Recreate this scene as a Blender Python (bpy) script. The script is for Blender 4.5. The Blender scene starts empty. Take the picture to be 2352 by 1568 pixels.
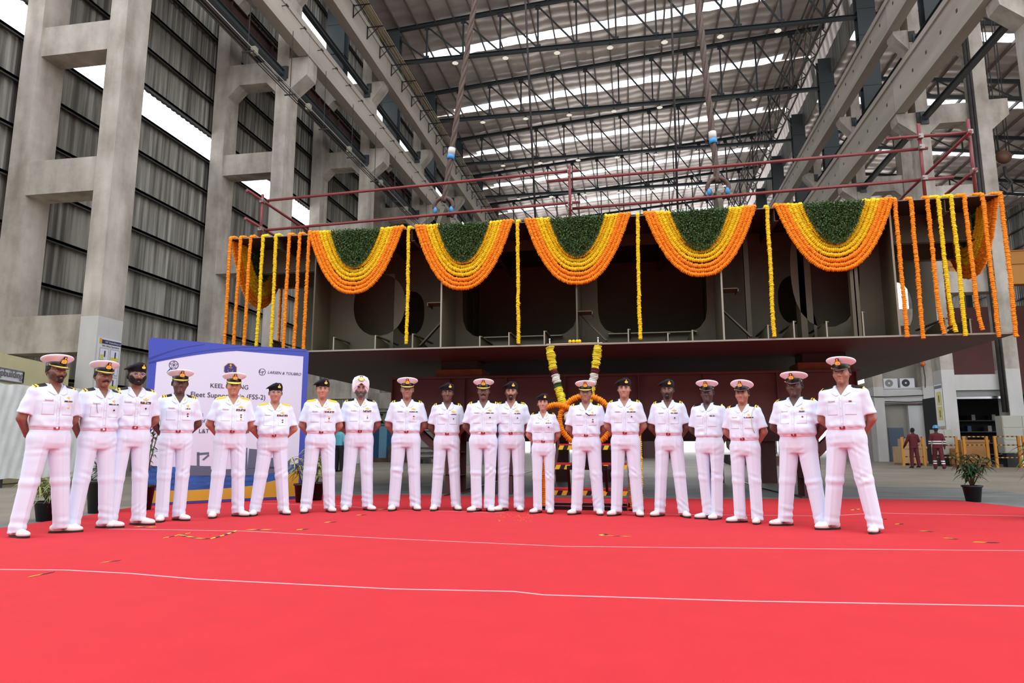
import bpy, bmesh, math, random
import numpy as np
from mathutils import Vector, Matrix
from mathutils.bvhtree import BVHTree
random.seed(7); RNG=np.random.RandomState(5)
SC=bpy.context.scene; COL=SC.collection
PI=math.pi
# ------------------------------------------------------------------ materials
def lin(c):
    return tuple((v/255/12.92 if v/255<=.04045 else ((v/255+.055)/1.055)**2.4) for v in c)
MATS={}
def mat(name,rgb,rough=.6,metal=0,spec=.5,noise=None,bump=None,sheen=0,trans=0,emit=None,coat=0):
    """noise=(scale,amount[,stretch]) varies the colour, bump=(scale,strength)"""
    if name in MATS: return MATS[name]
    m=bpy.data.materials.new(name); m.use_nodes=True; nt=m.node_tree; N=nt.nodes; L=nt.links
    b=N['Principled BSDF']; c=lin(rgb)
    b.inputs['Base Color'].default_value=(*c,1); b.inputs['Roughness'].default_value=rough
    b.inputs['Metallic'].default_value=metal; b.inputs['Specular IOR Level'].default_value=spec
    if sheen: b.inputs['Sheen Weight'].default_value=sheen
    if coat: b.inputs['Coat Weight'].default_value=coat
    if emit: b.inputs['Emission Color'].default_value=(*lin(emit[0]),1); b.inputs['Emission Strength'].default_value=emit[1]
    if noise or bump:
        tc=N.new('ShaderNodeTexCoord'); mp=N.new('ShaderNodeMapping'); L.new(tc.outputs['Object'],mp.inputs['Vector'])
        if noise and len(noise)>2: mp.inputs['Scale'].default_value=noise[2]
    if noise:
        n=N.new('ShaderNodeTexNoise'); n.inputs['Scale'].default_value=noise[0]; n.inputs['Detail'].default_value=5
        L.new(mp.outputs['Vector'],n.inputs['Vector'])
        r=N.new('ShaderNodeMapRange'); r.inputs['From Min'].default_value=.3; r.inputs['From Max'].default_value=.7
        r.inputs['To Min'].default_value=1-noise[1]; r.inputs['To Max'].default_value=1+noise[1]*.6
        L.new(n.outputs['Fac'],r.inputs['Value'])
        v=N.new('ShaderNodeVectorMath'); v.operation='SCALE'; v.inputs[0].default_value=c
        L.new(r.outputs['Result'],v.inputs['Scale']); L.new(v.outputs['Vector'],b.inputs['Base Color'])
    if bump:
        n2=N.new('ShaderNodeTexNoise'); n2.inputs['Scale'].default_value=bump[0]; n2.inputs['Detail'].default_value=4
        L.new(tc.outputs['Object'],n2.inputs['Vector'])
        bp=N.new('ShaderNodeBump'); bp.inputs['Strength'].default_value=bump[1]; bp.inputs['Distance'].default_value=.02
        L.new(n2.outputs['Fac'],bp.inputs['Height']); L.new(bp.outputs['Normal'],b.inputs['Normal'])
    MATS[name]=m; return m
# ------------------------------------------------------------------ mesh builder
class MB:
    def __init__(s): s.v=[]; s.f=[]; s.m=[]; s.mi=0; s.sm=[]; s.smooth=False
    def add(s,vs,fs):
        o=len(s.v); s.v.extend(tuple(map(float,p)) for p in vs)
        for f in fs: s.f.append(tuple(i+o for i in f)); s.m.append(s.mi); s.sm.append(s.smooth)
        return s
    def box(s,x0,x1,y0,y1,z0,z1):
        return s.add([(x0,y0,z0),(x1,y0,z0),(x1,y1,z0),(x0,y1,z0),(x0,y0,z1),(x1,y0,z1),(x1,y1,z1),(x0,y1,z1)],
          [(0,3,2,1),(4,5,6,7),(0,1,5,4),(1,2,6,5),(2,3,7,6),(3,0,4,7)])
    def cbox(s,c,d): return s.box(c[0]-d[0]/2,c[0]+d[0]/2,c[1]-d[1]/2,c[1]+d[1]/2,c[2]-d[2]/2,c[2]+d[2]/2)
    def bar(s,a,b,w,h=None,up=(0,0,1)):
        """rectangular bar from a to b; w across, h along up"""
        h=w if h is None else h; a=Vector(a); b=Vector(b); d=(b-a).normalized(); u=Vector(up)
        if abs(d.dot(u))>.98: u=Vector((0,1,0))
        r=d.cross(u).normalized(); u=r.cross(d).normalized(); r*=w/2; u*=h/2
        return s.add([a-r-u,a+r-u,a+r+u,a-r+u,b-r-u,b+r-u,b+r+u,b-r+u],
          [(0,3,2,1),(4,5,6,7),(0,1,5,4),(1,2,6,5),(2,3,7,6),(3,0,4,7)])
    def tube(s,pts,r,n=8,closed=False,caps=True,flat=None):
        pts=[Vector(p) for p in pts]; k=len(pts); rs=r if hasattr(r,'__len__') else [r]*k
        rings=[]; ref=None; o=len(s.v)
        for i,p in enumerate(pts):
            if closed: d=pts[(i+1)%k]-pts[i-1]
            else: d=pts[min(i+1,k-1)]-pts[max(i-1,0)]
            d=d.normalized() if d.length>1e-9 else Vector((0,0,1))
            if ref is None:
                ref=Vector((0,0,1)) if abs(d.z)<.9 else Vector((0,1,0))
            u=(ref-d*ref.dot(d)); u=u.normalized() if u.length>1e-6 else d.orthogonal().normalized(); ref=u; w=d.cross(u)
            fu=1 if flat is None else flat
            for j in range(n):
                a=2*PI*j/n; s.v.append(tuple(p+u*(math.cos(a)*rs[i]*fu)+w*(math.sin(a)*rs[i])))
        m=k if closed else k-1
        for i in range(m):
            i2=(i+1)%k
            for j in range(n):
                j2=(j+1)%n; s.f.append((o+i*n+j,o+i*n+j2,o+i2*n+j2,o+i2*n+j)); s.m.append(s.mi); s.sm.append(True)
        if caps and not closed:
            s.f.append(tuple(o+j for j in range(n))[::-1]); s.m.append(s.mi); s.sm.append(False)
            s.f.append(tuple(o+(k-1)*n+j for j in range(n))); s.m.append(s.mi); s.sm.append(False)
        return s
    def lathe(s,prof,c=(0,0,0),n=24,sx=1,sy=1,caps=True):
        o=len(s.v)
        for r,z in prof:
            for j in range(n):
                a=2*PI*j/n; s.v.append((c[0]+r*sx*math.cos(a),c[1]+r*sy*math.sin(a),c[2]+z))
        for i in range(len(prof)-1):
            for j in range(n):
                j2=(j+1)%n; s.f.append((o+i*n+j,o+i*n+j2,o+(i+1)*n+j2,o+(i+1)*n+j)); s.m.append(s.mi); s.sm.append(True)
        if caps:
            if prof[0][0]>1e-4: s.f.append(tuple(o+j for j in range(n))[::-1]); s.m.append(s.mi); s.sm.append(False)
            if prof[-1][0]>1e-4: s.f.append(tuple(o+(len(prof)-1)*n+j for j in range(n))); s.m.append(s.mi); s.sm.append(False)
        return s
    def ball(s,c,r,n=10,m=7):
        r=r if hasattr(r,'__len__') else (r,r,r); prof=[(math.sin(PI*i/m),-math.cos(PI*i/m)) for i in range(m+1)]
        o=len(s.v)
        for pr,pz in prof:
            for j in range(n):
                a=2*PI*j/n; s.v.append((c[0]+r[0]*pr*math.cos(a),c[1]+r[1]*pr*math.sin(a),c[2]+r[2]*pz))
        for i in range(m):
            for j in range(n):
                j2=(j+1)%n; s.f.append((o+i*n+j,o+i*n+j2,o+(i+1)*n+j2,o+(i+1)*n+j)); s.m.append(s.mi); s.sm.append(True)
        return s
    def prism(s,poly,ax,a0,a1):
        """extrude 2D poly along axis ax ('x','y','z') from a0 to a1"""
        n=len(poly)
        def P(p,a): return {'x':(a,p[0],p[1]),'y':(p[0],a,p[1]),'z':(p[0],p[1],a)}[ax]
        ar=sum(poly[i][0]*poly[(i+1)%n][1]-poly[(i+1)%n][0]*poly[i][1] for i in range(n))
        if (ar<0)!=(ax=='y'): poly=poly[::-1]
        vs=[P(p,a0) for p in poly]+[P(p,a1) for p in poly]
        fs=[tuple(range(n))[::-1],tuple(range(n,2*n))]+[(i,(i+1)%n,n+(i+1)%n,n+i) for i in range(n)]
        return s.add(vs,fs)
    def holeplate(s,ax,a,rect,hole,th,n=40,pw=4.):
        """plate in plane ax=a with rect (u0,u1,v0,v1) and superellipse hole (cu,cv,ru,rv)"""
        u0,u1,v0,v1=rect; cu,cv,ru,rv=hole; o=len(s.v)
        def P(u,v,k): 
            q=a+k*th
            return {'x':(q,u,v),'y':(u,q,v),'z':(u,v,q)}[ax]
        A=sorted(set([2*PI*i/n for i in range(n)]+[math.atan2(v-cv,u-cu)%(2*PI) for u in(u0,u1) for v in(v0,v1)]))
        n=len(A)
        for t in A:
            c,d=math.cos(t),math.sin(t); k=(abs(c/ru)**pw+abs(d/rv)**pw)**(-1/pw)
            hu,hv=cu+c*k,cv+d*k
            tt=[]
            if c>1e-9: tt.append((u1-cu)/c)
            if c<-1e-9: tt.append((u0-cu)/c)
            if d>1e-9: tt.append((v1-cv)/d)
            if d<-1e-9: tt.append((v0-cv)/d)
            k2=min(tt); ou,ov=cu+c*k2,cv+d*k2
            for kk in(0,1): s.v.append(P(hu,hv,kk)); s.v.append(P(ou,ov,kk))
        for i in range(n):
            b=o+4*i; e=o+4*((i+1)%n)
            for f in((b,b+1,e+1,e),(b+2,e+2,e+3,b+3),(b,e,e+2,b+2),(b+1,b+3,e+3,e+1)):
                s.f.append(f); s.m.append(s.mi); s.sm.append(False)
        return s
    def build(s,name,mats,parent=None,local=False):
        me=bpy.data.meshes.new(name)
        v=np.array(s.v,dtype=float).reshape(-1,3)
        if parent is not None and not local: v=v-np.array(parent.location)
        me.from_pydata(v.tolist(),[],s.f)
        for m in (mats if isinstance(mats,(list,tuple)) else [mats]): me.materials.append(m)
        me.polygons.foreach_set('material_index',s.m); me.polygons.foreach_set('use_smooth',s.sm)
        me.update()
        o=bpy.data.objects.new(name,me); COL.objects.link(o)
        if parent is not None: o.parent=parent
        return o
def npmesh(name,v,f,mats,parent=None,mi=None,smooth=True):
    me=bpy.data.meshes.new(name); me.from_pydata(np.asarray(v).tolist(),[],np.asarray(f).tolist())
    for m in (mats if isinstance(mats,(list,tuple)) else [mats]): me.materials.append(m)
    if mi is not None: me.polygons.foreach_set('material_index',np.asarray(mi,dtype=np.int32))
    me.polygons.foreach_set('use_smooth',np.full(len(f),smooth)); me.update()
    o=bpy.data.objects.new(name,me); COL.objects.link(o)
    if parent is not None: o.parent=parent
    return o
def tag(o,label=None,cat=None,group=None,kind=None):
    if label: o['label']=label
    if cat: o['category']=cat
    if group: o['group']=group
    if kind: o['kind']=kind
    return o
def thing(name,label,cat,loc=(0,0,0),rz=0,group=None,kind=None):
    o=bpy.data.objects.new(name,None); COL.objects.link(o); o.location=loc; o.rotation_euler=(0,0,rz); o.empty_display_size=.1
    return tag(o,label,cat,group,kind)
def copy_tree(o,parent=None,loc=None,rz=None,label=None,group=None):
    c=o.copy(); COL.objects.link(c); c.parent=parent
    if loc is not None: c.location=loc
    if rz is not None: c.rotation_euler=(0,0,rz)
    if label: c['label']=label
    if group: c['group']=group
    for ch in [x for x in KIDS.get(o.name,[])]: copy_tree(ch,c)
    return c
KIDS={}
def index_kids(root):
    """remember children so that copying never scans the whole scene"""
    for ch in root.children: KIDS.setdefault(root.name,[]).append(ch); index_kids(ch)
def link_text(body,size,name,m,parent,loc,rot,align='CENTER',ext=.002,shear=0,xs=1.0):
    cu=bpy.data.curves.new(name,'FONT'); cu.body=body; cu.size=size; cu.align_x=align; cu.extrude=ext; cu.shear=shear; cu.space_character=xs
    cu.materials.append(m); cu.resolution_u=3
    o=bpy.data.objects.new(name,cu); COL.objects.link(o); o.parent=parent; o.location=loc; o.rotation_euler=rot
    return o
# ------------------------------------------------------------------ camera
cam=bpy.data.cameras.new('camera'); cam.lens=24.0; cam.sensor_width=36; cam.clip_start=.05; cam.clip_end=600
co=bpy.data.objects.new('camera',cam); COL.objects.link(co); co.location=(0,0,.9)
co.rotation_euler=(math.radians(90+8.81),0,math.radians(10.05)); SC.camera=co
# shared colours
CONC=(150,142,134)
# ================================================================== people
# signed distance fields polygonised with naive surface nets on a rectilinear grid
def snet(f,xs,ys,zs):
    f=np.asarray(f,dtype=np.float32); s=f<0; nx,ny,nz=f.shape
    c=np.zeros((nx-1,ny-1,nz-1),bool); a=np.ones_like(c)
    for i in(0,1):
        for j in(0,1):
            for k in(0,1):
                q=s[i:nx-1+i,j:ny-1+j,k:nz-1+k]; c|=q; a&=q
    act=c&~a; ci,cj,ck=np.nonzero(act); idx=np.full(act.shape,-1,np.int64); idx[ci,cj,ck]=np.arange(len(ci))
    pos=np.zeros((len(ci),3)); cnt=np.zeros(len(ci)); X=[xs,ys,zs]
    for ax in range(3):
        o=[x for x in range(3) if x!=ax]
        for p in(0,1):
            for q in(0,1):
                d0=[0,0,0]; d0[o[0]]=p; d0[o[1]]=q; d1=list(d0); d1[ax]=1
                f0=f[ci+d0[0],cj+d0[1],ck+d0[2]]; f1=f[ci+d1[0],cj+d1[1],ck+d1[2]]
                m=(f0<0)!=(f1<0); t=np.where(m,f0/np.where(m,f0-f1,1),0)
                I=[ci,cj,ck]
                for k in range(3):
                    lo=X[k][I[k]+d0[k]]; hi=X[k][I[k]+d1[k]]
                    pos[:,k]+=np.where(m,lo+t*(hi-lo),0)
                cnt+=m
    pos/=cnt[:,None]; F=[]
    for ax in range(3):
        sl0=[slice(None)]*3; sl1=[slice(None)]*3; sl0[ax]=slice(0,-1); sl1[ax]=slice(1,None)
        ch=s[tuple(sl0)]!=s[tuple(sl1)]; o=[(ax+1)%3,(ax+2)%3]
        m=ch.copy()
        for k in o:
            e=[slice(None)]*3; e[k]=0; m[tuple(e)]=False; e[k]=-1; m[tuple(e)]=False
        g=np.nonzero(m); ins=s[tuple(sl0)][g]
        def cell(du,dv):
            t=[x.copy() for x in g]; t[o[0]]=t[o[0]]-du; t[o[1]]=t[o[1]]-dv; return idx[t[0],t[1],t[2]]
        q=np.stack([cell(1,1),cell(0,1),cell(0,0),cell(1,0)],1)
        q[~ins]=q[~ins][:,::-1]; F.append(q)
    F=np.concatenate(F); F=F[(F>=0).all(1)]
    return pos,F
def relax(v,f,it=2,w=.5):
    n=len(v)
    e=np.concatenate([f[:,[0,1]],f[:,[1,2]],f[:,[2,3]],f[:,[3,0]]])
    for _ in range(it):
        s=np.zeros_like(v); c=np.zeros(n)
        for a,b in((0,1),(1,0)):
            for k in range(3): s[:,k]+=np.bincount(e[:,a],v[e[:,b],k],n)
            c+=np.bincount(e[:,a],minlength=n)
        v=v*(1-w)+w*s/np.maximum(c,1)[:,None]
    return v
def normals(v,f):
    a=v[f[:,2]]-v[f[:,0]]; b=v[f[:,3]]-v[f[:,1]]; n=np.cross(a,b); o=np.zeros_like(v)
    for j in range(4):
        for k in range(3): o[:,k]+=np.bincount(f[:,j],n[:,k],len(v))
    return o/np.maximum(np.linalg.norm(o,axis=1),1e-12)[:,None]
def smin(a,b,k): h=np.clip(.5+.5*(b-a)/k,0,1); return b+(a-b)*h-k*h*(1-h)
def smax(a,b,k): return -smin(-a,-b,k)
class Fld:
    def __init__(s,xs,ys,zs):
        s.xs,s.ys,s.zs=xs,ys,zs; s.X,s.Y,s.Z=np.meshgrid(xs.astype(np.float32),ys.astype(np.float32),zs.astype(np.float32),indexing='ij')
        s.f=np.full(s.X.shape,9.,np.float32)
    def sub(s,lo,hi):
        i=[slice(max(0,np.searchsorted(a,l)-1),np.searchsorted(a,h)+1) for a,l,h in zip((s.xs,s.ys,s.zs),lo,hi)]
        return tuple(i)
    def _ap(s,I,d,k,op):
        if op=='u': s.f[I]=smin(s.f[I],d,k) if k else np.minimum(s.f[I],d)
        else: s.f[I]=smax(s.f[I],-d,k) if k else np.maximum(s.f[I],-d)
    def ell(s,c,r,k=.01,op='u'):
        m=max(k*3,.03); I=s.sub([c[i]-r[i]-m for i in range(3)],[c[i]+r[i]+m for i in range(3)])
        x,y,z=s.X[I]-c[0],s.Y[I]-c[1],s.Z[I]-c[2]
        k0=np.sqrt((x/r[0])**2+(y/r[1])**2+(z/r[2])**2)+1e-6; k1=np.sqrt((x/r[0]**2)**2+(y/r[1]**2)**2+(z/r[2]**2)**2)+1e-6
        s._ap(I,k0*(k0-1)/k1,k,op); return s
    def cone(s,a,b,ra,rb,k=.01,op='u',fy=1.):
        m=max(k*3,.03)+max(ra,rb); I=s.sub([min(a[i],b[i])-m for i in range(3)],[max(a[i],b[i])+m for i in range(3)])
        x,y,z=s.X[I],s.Y[I],s.Z[I]; d=[b[i]-a[i] for i in range(3)]; L=sum(q*q for q in d)+1e-9
        t=np.clip(((x-a[0])*d[0]+(y-a[1])*d[1]+(z-a[2])*d[2])/L,0,1)
        q=np.sqrt((x-a[0]-t*d[0])**2+((y-a[1]-t*d[1])/fy)**2+(z-a[2]-t*d[2])**2)-(ra+(rb-ra)*t)
        s._ap(I,q,k,op); return s
    def both(s,fn,c,*a,**k):
        for sg in(1,-1):
            q=[(sg*p[0],p[1],p[2]) if hasattr(p,'__len__') and i==0 else p for i,p in enumerate([c])][0]
            fn(q,*a,**k)
        return s
    def conem(s,a,b,*r,**k):
        s.cone(a,b,*r,**k); s.cone((-a[0],a[1],a[2]),(-b[0],b[1],b[2]),*r,**k); return s
    def mesh(s,it=1):
        v,f=snet(s.f,s.xs,s.ys,s.zs); return relax(v,f,it,.4),f
def seg(*p):
    """piecewise spacing: seg((start,end,step),...)"""
    o=[]
    for a,b,h in p: o.append(np.linspace(a,b,max(2,int(round((b-a)/h))+1))[:-1])
    return np.append(np.concatenate(o),p[-1][1])
def head_field(F):
    F.ell((0,.012,1.655),(.077,.095,.1),.0); F.ell((0,-.022,1.59),(.058,.068,.07),.03)
    F.ell((0,-.072,1.538),(.022,.02,.016),.02)
    F.both(F.ell,(.04,-.052,1.607),(.026,.028,.024),.02)
    F.cone((-.033,-.074,1.662),(.033,-.074,1.662),.012,.012,.014)
    F.both(F.ell,(.031,-.098,1.641),(.018,.018,.0125),.008,op='s')
    F.cone((0,-.082,1.652),(0,-.108,1.606),.009,.0135,.008); F.both(F.ell,(.014,-.096,1.602),(.0095,.012,.009),.005)
    F.cone((0,-.086,1.585),(0,-.086,1.55),.016,.02,.015)
    F.cone((-.017,-.089,1.575),(.017,-.089,1.575),.006,.006,.005,fy=1.2); F.cone((-.014,-.088,1.563),(.014,-.088,1.563),.0068,.0068,.005,fy=1.2)
    F.both(F.ell,(.0785,.012,1.633),(.0075,.017,.028),.006)
    F.cone((0,.022,1.43),(0,.012,1.57),.06,.051,.02)
def body_template():
    F=Fld(seg((-.36,-.1,.013),(-.1,.1,.0042),(.1,.36,.013)),seg((-.15,.125,.0048),(.125,.3,.0065)),
          seg((-.02,.84,.022),(.84,1.0,.0065),(1.0,1.42,.02),(1.42,1.5,.01),(1.5,1.78,.0042)))
    F.ell((0,.01,1.29),(.165,.1,.2),.0); F.ell((0,.0,1.08),(.14,.095,.2),.05)
    F.cone((-.14,.015,1.41),(.14,.015,1.41),.05,.05,.03); F.conem((.04,.02,1.455),(.14,.015,1.415),.03,.035,k=.02)
    F.conem((.08,.0,.92),(.1,0,.5),.075,.05,k=.03); F.conem((.1,0,.5),(.118,.012,.1),.048,.03,k=.02)
    F.conem((.115,.02,.05),(.125,-.06,.04),.022,.014,k=.01)
    F.conem((.175,.015,1.4),(.236,.055,1.14),.05,.043,k=.02); F.conem((.236,.055,1.14),(.115,.185,.975),.043,.028,k=.015)
    for sg,zz in((1,.93),(-1,.955)):
        w=(sg*.115,.185,.975); p=(sg*.055,.205,zz); F.cone(w,p,.025,.024,.012)
        F.ell((sg*.05,.21,zz),(.04,.016,.034),.008)
        for q in range(4):
            zq=zz+.028-q*.018; ln=(.05,.056,.053,.042)[q]
            F.cone((sg*.02,.216,zq),(sg*(.02-ln*.6),.226+.004*sg,zq-.006),.0088,.0085,.003); F.cone((sg*(.02-ln*.6),.226+.004*sg,zq-.006),(sg*(.02-ln),.218,zq-.01),.0085,.0075,.003)
        F.cone((sg*.07,.2,zz+.03),(sg*.04,.206,zz+.055),.011,.009,.004)
    head_field(F); return F.mesh(1)
def torso_sd(F,tab,pw=2.5):
    """stack of superellipse sections (z,a,b,yc)"""
    t=np.array(tab); Z=F.Z; a=np.interp(Z,t[:,0],t[:,1]); b=np.interp(Z,t[:,0],t[:,2]); yc=np.interp(Z,t[:,0],t[:,3])
    r=(np.abs(F.X/a)**pw+np.abs((F.Y-yc)/b)**pw)**(1/pw)
    d=(r-1)*np.minimum(a,b)*.9; d=np.maximum(d,np.maximum(t[0,0]-Z,Z-t[-1,0])); return d.astype(np.float32)
def shirt_template(fem=False):
    F=Fld(seg((-.37,.37,.0075)),seg((-.17,.17,.0075)),seg((1.0,1.54,.0075)))
    k=1
    F.f=torso_sd(F,[(1.035,.158,.108,.0),(1.05,.172*k,.12,-.002),(1.07,.182*k,.127,-.004),(1.12,.18*k,.124,-.003),(1.22,.18*k,.12,0),(1.32,.186*k,.122,0),(1.39,.182*k,.105,.008),(1.43,.158,.085,.013),(1.462,.1,.072,.02),(1.49,.066,.066,.018)])
    F.cone((-.15*k,.012,1.41),(.15*k,.012,1.41),.056,.056,.035)
    F.conem((.045,.02,1.462),(.13,.013,1.433),.032,.036,k=.03)
    if fem: F.both(F.ell,(.075,-.075,1.27),(.075,.06,.07),.04)
    G=Fld(F.xs,F.ys,F.zs)
    for sg in(1,-1):
        G.cone((sg*.165*k,.013,1.402),(sg*.222*k,.042,1.165),.062,.073,.0)
    # cut the sleeve square across the arm
    d=np.array([.045*k,.02,-.237]); d/=np.linalg.norm(d); e=np.array([.215*k,.038,1.185])
    cut=np.maximum((F.X-e[0])*d[0]+(F.Y-e[1])*d[1]+(F.Z-e[2])*d[2],(-F.X-e[0])*d[0]+(F.Y-e[1])*d[1]+(F.Z-e[2])*d[2])
    G.f=np.maximum(G.f,cut); G.f=np.maximum(G.f,1.12-F.Z)
    F.f=smin(F.f,G.f,.018)
    F.cone((0,.018,1.45),(0,.008,1.6),.056,.056,.004,op='s')
    w=np.maximum(np.abs(F.X)-np.clip((F.Z-1.375)*.5,0,.05),F.Y+.018); w=np.maximum(w,1.375-F.Z)
    F.f=np.maximum(F.f,-w)
    F.f=np.maximum(F.f,1.036-F.Z)
    return F.mesh(2)
def trouser_template():
    F=Fld(seg((-.27,.27,.008)),seg((-.17,.17,.008)),seg((.03,1.09,.0095)))
    F.f=torso_sd(F,[(.84,.165,.1,.005),(.9,.182,.122,.005),(.97,.184,.124,.004),(1.02,.172,.118,.002),(1.062,.163,.112,0)],2.3)
    L=Fld(F.xs,F.ys,F.zs)
    for sg in(1,-1):
        L.cone((sg*.09,.002,.93),(sg*.108,-.004,.52),.098,.076,.0); L.cone((sg*.108,-.004,.52),(sg*.122,.012,.03),.076,.071,.02)
    F.f=smin(F.f,L.f,.02); F.f=np.maximum(F.f,np.maximum(F.Z-1.062,.038-F.Z+.3*np.clip(-F.Y-.02,0,.1)))
    return F.mesh(2)
def shoe_template():
    F=Fld(seg((-.07,.07,.005)),seg((-.22,.11,.006)),seg((-.01,.15,.005)))
    F.ell((0,-.115,.035),(.048,.088,.036),.0); F.ell((0,.025,.05),(.038,.07,.045),.03); F.cone((0,.02,.06),(0,.025,.11),.04,.042,.02)
    F.cone((0,-.04,.065),(0,-.1,.05),.03,.025,.02)
    F.f=np.maximum(F.f,np.maximum(.016-F.Z,F.Z-.118)); return F.mesh(1)
def sub_head(off,region,step=.005,zr=(1.5,1.76),add=None):
    F=Fld(seg((-.1,.1,step)),seg((-.135,.125,step)),seg((zr[0],zr[1],step)))
    head_field(F); F.f=F.f-off
    if add: add(F)
    F.f=smax(F.f,region(F.X,F.Y,F.Z).astype(np.float32),.006); return F.mesh(1)
T={}
T['body']=body_template(); T['shirt']=shirt_template(); T['shirtf']=shirt_template(True); T['trouser']=trouser_template(); T['shoe']=shoe_template()
ms=np.maximum; mn=np.minimum; ab=np.abs
T['hair']=sub_head(.0022,lambda X,Y,Z: ms(-.034-Y,1.648-(Y+.03)*.8-Z),zr=(1.5,1.76))
mouth=lambda X,Y,Z: 1.0*(.006-np.sqrt((X/2.6)**2+(Z-1.569)**2))
def r_full(X,Y,Z): return ms(ms(Z-1.597+ms(ab(X)-.045,0)*-1.2,Y-.004-ms(Z-1.6,0)),mouth(X,Y,Z))
low=lambda Y,Z: 1.521+ms(Y+.085,0)*.5-Z
T['beard']=sub_head(.009,lambda X,Y,Z: ms(ms(ms(Y-.012,mouth(X,Y,Z)),low(Y,Z)+.004),ms(Z-1.632,(Z-1.594)-ms(ab(X)-.03,0)*1.3)),zr=(1.49,1.65))
T['stubble']=sub_head(.0022,lambda X,Y,Z: ms(ms(ms(Y-.004,mouth(X,Y,Z)),low(Y,Z)-.002),ms(Z-1.632,(Z-1.594)-ms(ab(X)-.03,0)*1.3)),zr=(1.49,1.65))
T['goatee']=sub_head(.005,lambda X,Y,Z: ms(ms(ms(ab(X)-.031,Y+.04),mouth(X,Y,Z)),ms(ms(Z-1.591,low(Y,Z)-.004),ms(ab(X)-.019,0)*2+ab(Z-1.56)*.0-.014)),zr=(1.49,1.62))
T['mous']=sub_head(.006,lambda X,Y,Z: ms(ms(ab(X)-.033,Z-1.592+ab(X)*.18),ms(1.5775-Z-ab(X)*.28,Y+.05)),step=.004,zr=(1.54,1.62))
def facemask_lips(v): return (ab(v[:,0])<.023)&(ab(v[:,2]-1.5695)<.0095-ab(v[:,0])*.2)&(v[:,1]<-.085)
def rotm(yaw,tilt,nod=0):
    return np.array(Matrix.Rotation(yaw,3,'Z')@Matrix.Rotation(nod,3,'X')@Matrix.Rotation(tilt,3,'Y'))
def sstep(a,b,x): t=np.clip((x-a)/(b-a),0,1); return t*t*(3-2*t)
def wrinkle(v,n,seed,amp,kind):
    r=np.random.RandomState(seed); x,y,z=v.T; d=np.zeros(len(v))
    if kind=='shirt':
        for i in range(7):
            a=r.uniform(-.9,.9); fr=r.uniform(30,75); ph=r.uniform(0,6.3); cx,cz=r.uniform(-.16,.16),r.uniform(1.07,1.35)
            d+=np.sin((z*math.cos(a)+x*math.sin(a))*fr+ph+8*x)*np.exp(-((x-cx)/.09)**2-((z-cz)/.09)**2)
        d+=1.2*np.sin(x*70+r.uniform(0,6)+12*z)*np.exp(-((z-1.07)/.03)**2)
        d+=.7*np.sin(z*55+ab(x)*30+r.uniform(0,6))*sstep(.19,.23,ab(x))
    else:
        for i in range(8):
            sg=r.choice([-1,1]); a=r.uniform(-.5,.5); cz=r.choice([.12,.18,.5,.56,.82,.88]); fr=r.uniform(45,95); ph=r.uniform(0,6.3); a*=3
            d+=np.sin((z+sg*x*.5*a)*fr+ph+18*x*a)*np.exp(-((x-sg*.1)/.08)**2-((z-cz)/.07)**2)
        d+=.9*np.sin(z*75+x*14+r.uniform(0,6))*np.exp(-((z-.1)/.06)**2)
        d+=.5*np.sin(x*90)*np.exp(-((z-.97)/.06)**2)
    return v+n*(d*amp)[:,None]
WHITE=mat('white_uniform_cotton',(222,233,250),.75,bump=(240,.08))
WHITE2=mat('white_belt_webbing',(236,222,234),.7); CAPW=mat('white_cap_cover',(240,242,246),.6)
BLK=mat('black_cap_band',(14,14,18),.35); GLOSS=mat('black_patent_peak',(8,8,10),.08,coat=.6)
GOLD=mat('gold_embroidery',(250,214,78),.5); REDC=mat('red_crown_felt',(150,20,20),.6)
BUCK=mat('red_enamel_buckle',(160,18,34),.25,metal=.2); CHROME=mat('chrome_metal',(210,210,215),.2,metal=.9)
SHOE=mat('white_shoe_leather',(232,228,222),.35); SOLE=mat('black_shoe_sole',(22,20,20),.6)
BERET=mat('black_beret_wool',(10,12,22),.95,bump=(300,.2)); EYEW=mat('eye_white',(196,194,196),.4); IRIS=mat('dark_iris',(28,16,12),.15)
SIL=mat('name_tag_white',(214,212,216),.35); DARKP=mat('dark_pin_metal',(22,20,30),.4); REDP=mat('red_pin_enamel',(165,25,25),.35); GRN=mat('ribbon_green',(0,95,65),.7)
RIB=[mat('ribbon_red',(178,40,40),.7),mat('ribbon_navy',(30,30,70),.7),mat('ribbon_orange',(230,120,50),.7),mat('ribbon_pale',(200,200,205),.7),GRN,mat('ribbon_black',(20,20,20),.7),mat('ribbon_blue',(90,120,170),.7)]
def skinmat(c,i):
    return mat('skin_tone_%d'%i,c,.5,noise=(38,.07)),mat('lip_tone_%d'%i,(min(255,c[0]*.86+10),c[1]*.66,c[2]*.66),.45)
def ring_ob(rings,n,close_top=True):
    mb=MB(); mb.smooth=True
    vs=[p for r in rings for p in r]; fs=[]
    for i in range(len(rings)-1):
        for j in range(n): j2=(j+1)%n; fs.append((i*n+j,i*n+j2,(i+1)*n+j2,(i+1)*n+j))
    if close_top: fs.append(tuple((len(rings)-1)*n+j for j in range(n)))
    mb.add(vs,fs); return mb
def cap_rings(prof,n=40):
    """prof rows: rx, ry, z, front_lift"""
    R=[]
    for rx,ry,z,fl in prof:
        R.append([(rx*math.sin(a),.008-ry*math.cos(a)*1.0,z+fl*math.cos(a)) for a in [2*PI*j/n for j in range(n)]])
    return R
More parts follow.
